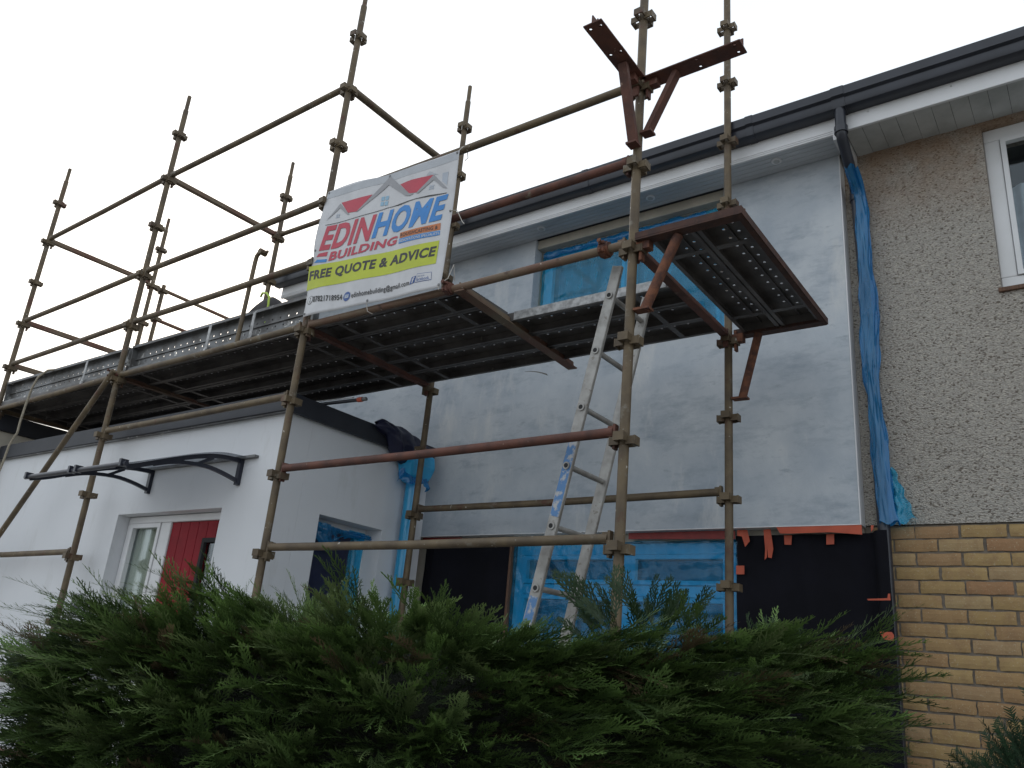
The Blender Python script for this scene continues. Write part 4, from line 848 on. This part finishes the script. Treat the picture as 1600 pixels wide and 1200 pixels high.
def frond(r, L=.2, coarse=1., wide=.27):
    """slender, feathery, forward-swept cypress plume"""
    seg = []; n = 10; bend = r.uniform(-.16, .16); droop = r.uniform(.05, .22)
    def axis(t): return np.array([L*t, bend*L*t*t, -droop*L*t*t])
    ax = [axis(i/n) for i in range(n+1)]
    for i in range(n): seg.append((ax[i], ax[i+1], .0034*coarse*(1-.5*i/n), .0034*coarse*(1-.5*(i+1)/n)))
    for i in range(1, 2*n-1):
        sgn = 1 if i % 2 else -1; t = i/(2*n)+r.uniform(-.015, .015)
        p = axis(t); ln = L*(wide*(1-t)**.6*min(1, .45+t*2.2)+.05)*r.uniform(.65, 1.25); a = sgn*math.radians(r.uniform(28, 42))+2*bend*t; up = r.uniform(-.05, .3)
        def br(q):
            aa = a*(1-.45*q); return p+np.array([math.cos(aa)*ln*q, math.sin(aa)*ln*q, up*ln*q*q-droop*.5*ln*q])
        k = max(2, int(round(ln/.019))); pts = [br(j/k) for j in range(k+1)]
        for j in range(k): seg.append((pts[j], pts[j+1], .0031*coarse, (.0028 if j < k-1 else .0013)*coarse))
        for j in range(1, k):
            for s2 in (-1, 1):
                if r.random() < .15: continue
                l2 = min(.022, ln*.40)*(1-.5*j/k)*r.uniform(.6, 1.3); b2 = a*(1-.45*j/k)+s2*math.radians(r.uniform(24, 38))
                seg.append((pts[j], pts[j]+np.array([math.cos(b2)*l2, math.sin(b2)*l2, r.uniform(-.1, .35)*l2]), .0029*coarse, .0014*coarse))
    V_ = strips(seg); tip = np.clip(V_[:, :, 0]/L, 0, 1)*.55+np.clip(np.abs(V_[:, :, 1])/(L*wide), 0, 1)*.45
    return V_, tip
def foliage(name, place, templates, parent, mat='leaf', kind=None):
    """place: list of (pos, dir, normal, scale, colour, tip colour, template index)"""
    VS, CS = [], []
    for p, d, nn, sc, c0, c1, ti in place:
        V_, tip = templates[ti]; d = d/np.linalg.norm(d); y = np.cross(nn, d); y /= np.linalg.norm(y)+1e-9; z = np.cross(d, y)
        W = (V_.reshape(-1, 3)*sc)@np.stack([d, y, z])+p; VS.append(W); tt = tip.reshape(-1, 1); CS.append(c0*(1-tt)+c1*tt)
    A = np.concatenate(VS).astype(np.float32); Cc = np.concatenate(CS).astype(np.float32); n = len(A)//4
    po = np.array(ORG[parent], dtype=np.float32) if parent else 0
    me = bpy.data.meshes.new(name); me.vertices.add(len(A)); me.vertices.foreach_set('co', (A-po).ravel())
    me.loops.add(n*4); me.loops.foreach_set('vertex_index', np.arange(n*4, dtype=np.int32)); me.polygons.add(n)
    me.polygons.foreach_set('loop_start', np.arange(0, n*4, 4, dtype=np.int32)); me.polygons.foreach_set('loop_total', np.full(n, 4, dtype=np.int32))
    ca = me.color_attributes.new('tone', 'FLOAT_COLOR', 'POINT'); ca.data.foreach_set('color', np.concatenate([Cc, np.ones((len(Cc), 1), np.float32)], 1).ravel())
    me.materials.append(M[mat]); me.update(); me.validate()
    o = link(name, me, parent, ORG[parent] if parent else (0, 0, 0)); 
    if kind: o['kind'] = kind
    return o
rr = random.Random(11)
TF = [frond(rr, L, 1.2, w_) for L, w_ in ((.12, .34), (.15, .30), (.18, .27), (.20, .25), (.23, .24), (.16, .38))]; TB = [frond(rr, L, 1.75, .34) for L in (.15, .19, .23)]
HL = np.array([-.95, -1.62]); HR = np.array([1.28, -.62]); HT = (HR-HL)/np.linalg.norm(HR-HL); HN = np.array([HT[1], -HT[0]])   # HN points to the camera side
PROF_S = [-.42, -.30, -.27, -.05, .2, .43, .62, .89, 1.09, 1.36, 1.59, 1.87, 2.05, 2.22, 2.39, 2.45, 2.52]
PROF_Z = [1.30, 1.46, 1.55, 1.65, 1.71, 1.73, 1.725, 1.715, 1.73, 1.745, 1.75, 1.765, 1.76, 1.75, 1.72, 1.60, 1.25]
S0, S1 = .0, 2.17
def top(s): return float(np.interp(s, PROF_S, PROF_Z))
def half(s, z):                                     # half depth of the hedge
    e = min(1, max(0, min((s-S0+.12)*1.5, S1+.10-s)/.35)); h = min(1, max(0, (top(s)+.05-z)/.35)); b_ = min(1, .55+.45*z/.6)
    return (.02+.36*math.sqrt(e)*math.sqrt(max(h, 0))*b_)*(1+.10*math.sin(s*6+z*3)+.07*math.sin(s*13-z*8))
hedge = empty('conifer_hedge', (float((HL+HR)[0]/2), float((HL+HR)[1]/2), 0), 'dense feathery green conifer hedge across the foreground', 'hedge')
def h3(s, dpt, z): q = HL+HT*s+HN*dpt; return np.array([q[0], q[1], z])
# dark filler core; the hedge's inner shade is in its colour
cvs = MB()
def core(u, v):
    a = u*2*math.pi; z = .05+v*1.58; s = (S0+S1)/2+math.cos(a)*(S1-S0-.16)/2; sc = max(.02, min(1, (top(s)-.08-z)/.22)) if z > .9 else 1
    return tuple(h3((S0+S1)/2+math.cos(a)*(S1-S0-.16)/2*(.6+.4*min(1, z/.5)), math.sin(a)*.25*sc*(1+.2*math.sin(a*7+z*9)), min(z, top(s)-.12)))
cvs.grid(core, 60, 20).build('shade_core', M['core'], hedge, 60)
for i in range(9):
    s = S0+.2+i*(S1-S0-.4)/8; p = [Vector(h3(s+.03*math.sin(k*1.7+i), .03*math.sin(k*2.1+i*2), .0+k*.28)) for k in range(6)]
    MB().path(p, [.028, .024, .02, .015, .011, .006], 8).build('stem', M['bark'], hedge, 50)
up = np.array([0, 0, 1.]); hn3 = np.array([HN[0], HN[1], 0]); ht3 = np.array([HT[0], HT[1], 0])
place = []
def unit(v): return v/(np.linalg.norm(v)+1e-9)
def clump(p, d, ln, n, c0, c1, sc=1.):
    """one branch: plumes set alternately along it, pointing forward, and one at its end"""
    d = unit(d); side = unit(np.cross(d, up)+.35*np.array([rr.uniform(-1, 1), rr.uniform(-1, 1), rr.uniform(-1, 1)])); nn0 = unit(np.cross(side, d))
    for k in range(n):
        t = (k+.5)/n; sg = 1 if k % 2 else -1; q = p+d*ln*t-np.array([0, 0, .10*ln*t*t])
        dd = d+side*sg*rr.uniform(.25, .75)*(1-.45*t)+nn0*rr.uniform(-.35, .35)+up*rr.uniform(-.15, .12)
        j_ = rr.uniform(.75, 1.25); place.append((q, dd, nn0+.55*np.array([rr.uniform(-1, 1), rr.uniform(-1, 1), rr.uniform(-1, 1)]), sc*rr.uniform(.65, 1.05), c0*j_, c1*j_, rr.randrange(6)))
    place.append((p+d*ln*.9, d, nn0, sc*rr.uniform(.8, 1.1), c0, c1*1.15, rr.randrange(6)))
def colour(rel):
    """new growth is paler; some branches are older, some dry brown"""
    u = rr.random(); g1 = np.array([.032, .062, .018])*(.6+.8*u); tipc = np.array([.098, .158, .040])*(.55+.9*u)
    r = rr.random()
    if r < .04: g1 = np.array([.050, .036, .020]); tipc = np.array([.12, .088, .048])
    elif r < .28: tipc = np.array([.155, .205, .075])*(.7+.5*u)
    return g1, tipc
def flow(s, z): return .75*math.tanh((s-.75)*2)+math.sin(s*5.1+z*4)*.4
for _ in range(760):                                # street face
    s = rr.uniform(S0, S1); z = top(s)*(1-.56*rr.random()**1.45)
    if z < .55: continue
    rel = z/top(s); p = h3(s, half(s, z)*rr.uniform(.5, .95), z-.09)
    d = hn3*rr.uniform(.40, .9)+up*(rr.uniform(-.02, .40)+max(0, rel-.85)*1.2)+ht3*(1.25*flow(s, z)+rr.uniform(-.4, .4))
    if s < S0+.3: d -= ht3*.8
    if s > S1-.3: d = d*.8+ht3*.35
    c0, c1 = colour(rel); c1 = c1*(1+.45*max(0, rel-.75)/.25); clump(p, d, rr.uniform(.12, .24), rr.randrange(6, 10), c0, c1)  # tips painted brighter towards the hedge top, as if lit from the sky
for _ in range(60):                                 # house side
    s = rr.uniform(S0, S1); z = top(s)*(1-.5*rr.random()); p = h3(s, -half(s, z)*.7, z-.1); c0, c1 = colour(1)
    clump(p, -hn3*.8+up*.5+ht3*rr.uniform(-.5, .5), .2, 6, c0, c1)
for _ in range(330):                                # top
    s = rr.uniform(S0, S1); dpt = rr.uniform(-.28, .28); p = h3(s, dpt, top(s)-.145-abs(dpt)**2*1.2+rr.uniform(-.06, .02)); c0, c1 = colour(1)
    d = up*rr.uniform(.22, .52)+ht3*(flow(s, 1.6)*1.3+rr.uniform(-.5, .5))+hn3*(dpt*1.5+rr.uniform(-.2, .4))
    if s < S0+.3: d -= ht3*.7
    clump(p, d, rr.uniform(.08, .15), rr.randrange(4, 8), c0*1.15, c1*1.5, .85)  # top plumes brightened in colour for the sky light on them
for _ in range(130):                                # the two ends
    e = rr.choice((0, 0, 1)); z = rr.uniform(.7, 1.6); s = (S0+.10 if e == 0 else S1-.08)+rr.uniform(-.06, .06); z = min(z, top(s)-.06)
    c0, c1 = colour(.8); clump(h3(s, rr.uniform(-.18, .22), z-.05), ht3*(1 if e else -1)*rr.uniform(.6, 1)+up*rr.uniform(.1, .7)+hn3*rr.uniform(-.4, .6), rr.uniform(.10, .2), rr.randrange(5, 9), c0, c1)
for _ in range(95):                                 # thick lower left shoulder
    s = S0+rr.random()*.5; z = rr.uniform(.75, top(s)-.05); c0, c1 = colour(.8)
    clump(h3(s, half(s, z)*rr.uniform(.2, .9), z-.06), hn3*rr.uniform(.2, .8)+up*rr.uniform(0, .5)-ht3*rr.uniform(.2, .9), rr.uniform(.12, .22), rr.randrange(6, 10), c0, c1)
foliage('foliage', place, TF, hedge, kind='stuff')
# taller coarse shoots standing out of the hedge
def shoots(specs):
    pl = []
    for s, dpt, z, d, sc in specs:
        c = np.array([.018, .036, .013]); pl.append((h3(s, dpt, z), np.array(d)[0]*ht3+np.array(d)[1]*up+np.array(d)[2]*hn3, hn3+up*.2*rr.uniform(-1, 1)+ht3*.2, sc, c, c*2.0, rr.randrange(3)))
    return pl
sp = []
for k in range(26):
    t = rr.random(); s = 1.52+.30*t+rr.uniform(-.03, .03); sp.append((s, rr.uniform(-.1, .12), top(s)-.06+rr.uniform(0, .08), (-.9+1.6*t+rr.uniform(-.4, .4), rr.uniform(.45, 1), rr.uniform(-.3, .4)), rr.uniform(.5, .8)))
for s in (1.56, 1.53, 1.585): sp.append((s, .02, 1.75, (-.62+rr.uniform(-.1, .1), 1, 0), .92))
for k in range(60):
    z = rr.uniform(1.05, 1.56); s = S0+.02-.16*rr.random()*(z > 1.25)+(.3*rr.random() if z > 1.45 else 0); sp.append((s, rr.uniform(.0, .28), z, (-1+rr.uniform(-.1, .6), rr.uniform(.15, .8), rr.uniform(-.2, .4)), rr.uniform(.7, 1.15)))
foliage('shoots', shoots(sp), TB, hedge, kind='stuff')
for k in range(10):
    s = rr.uniform(1.95, 2.15); sp.append((s, -.12, top(s)-.10, (rr.uniform(-.3, .3), 1, 0), .8))
foliage('back_shoots', shoots(sp[-10:]), TF, hedge, kind='stuff')
# small dark shrub at the bottom right corner
def yew(r):
    seg = []; L = .16; n = 12
    for i in range(n): seg.append((np.array([L*i/n, 0, 0]), np.array([L*(i+1)/n, 0, 0]), .003, .003))
    for i in range(2, n+1):
        for sg in (-1, 1):
            for k in (0, .5):
                p = np.array([L*(i-k)/n, 0, 0]); l = .022*r.uniform(.8, 1.2); a = sg*math.radians(r.uniform(40, 62)); seg.append((p, p+np.array([math.cos(a)*l, math.sin(a)*l, r.uniform(-.2, .4)*l]), .0046, .002))
    V_ = strips(seg); return V_, np.clip(V_[:, :, 0]/L, 0, 1)
TY_ = [yew(rr) for _ in range(3)]
shr = empty('garden_shrub', (1.72, .42, 0), 'small dark evergreen shrub at the bottom right by the bricks', 'shrub')
CS_ = np.array([1.66, .42, .76]); RS = np.array([.62, .5, .84]); place = []
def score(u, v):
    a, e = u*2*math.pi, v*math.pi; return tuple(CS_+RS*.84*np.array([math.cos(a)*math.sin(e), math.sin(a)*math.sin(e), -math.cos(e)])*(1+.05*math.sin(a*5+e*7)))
MB().grid(score, 24, 14).build('shade_core', M['core'], shr, 60)  # dark filler with the shrub's inner shade painted in
MB().path([(1.72, .42, 0), (1.73, .43, .5)], [.04, .02], 8).build('stem', M['bark'], shr, 40)
for _ in range(1500):
    v = np.array([rr.gauss(0, 1), rr.gauss(0, 1), rr.gauss(.15, 1)]); v /= np.linalg.norm(v)
    p = CS_+RS*v*rr.uniform(.80, .97); 
    if p[2] < .15: continue
    d = v+np.array([rr.uniform(-.4, .4), rr.uniform(-.4, .4), rr.uniform(.1, .7)]); c = np.array([.014, .032, .014])*rr.uniform(.7, 1.4)
    place.append((p, d, up*.5+np.array([rr.uniform(-1, 1), rr.uniform(-1, 1), .2]), rr.uniform(.6, 1.05), c, c*1.7, rr.randrange(3)))
foliage('foliage', place, TY_, shr, kind='stuff')
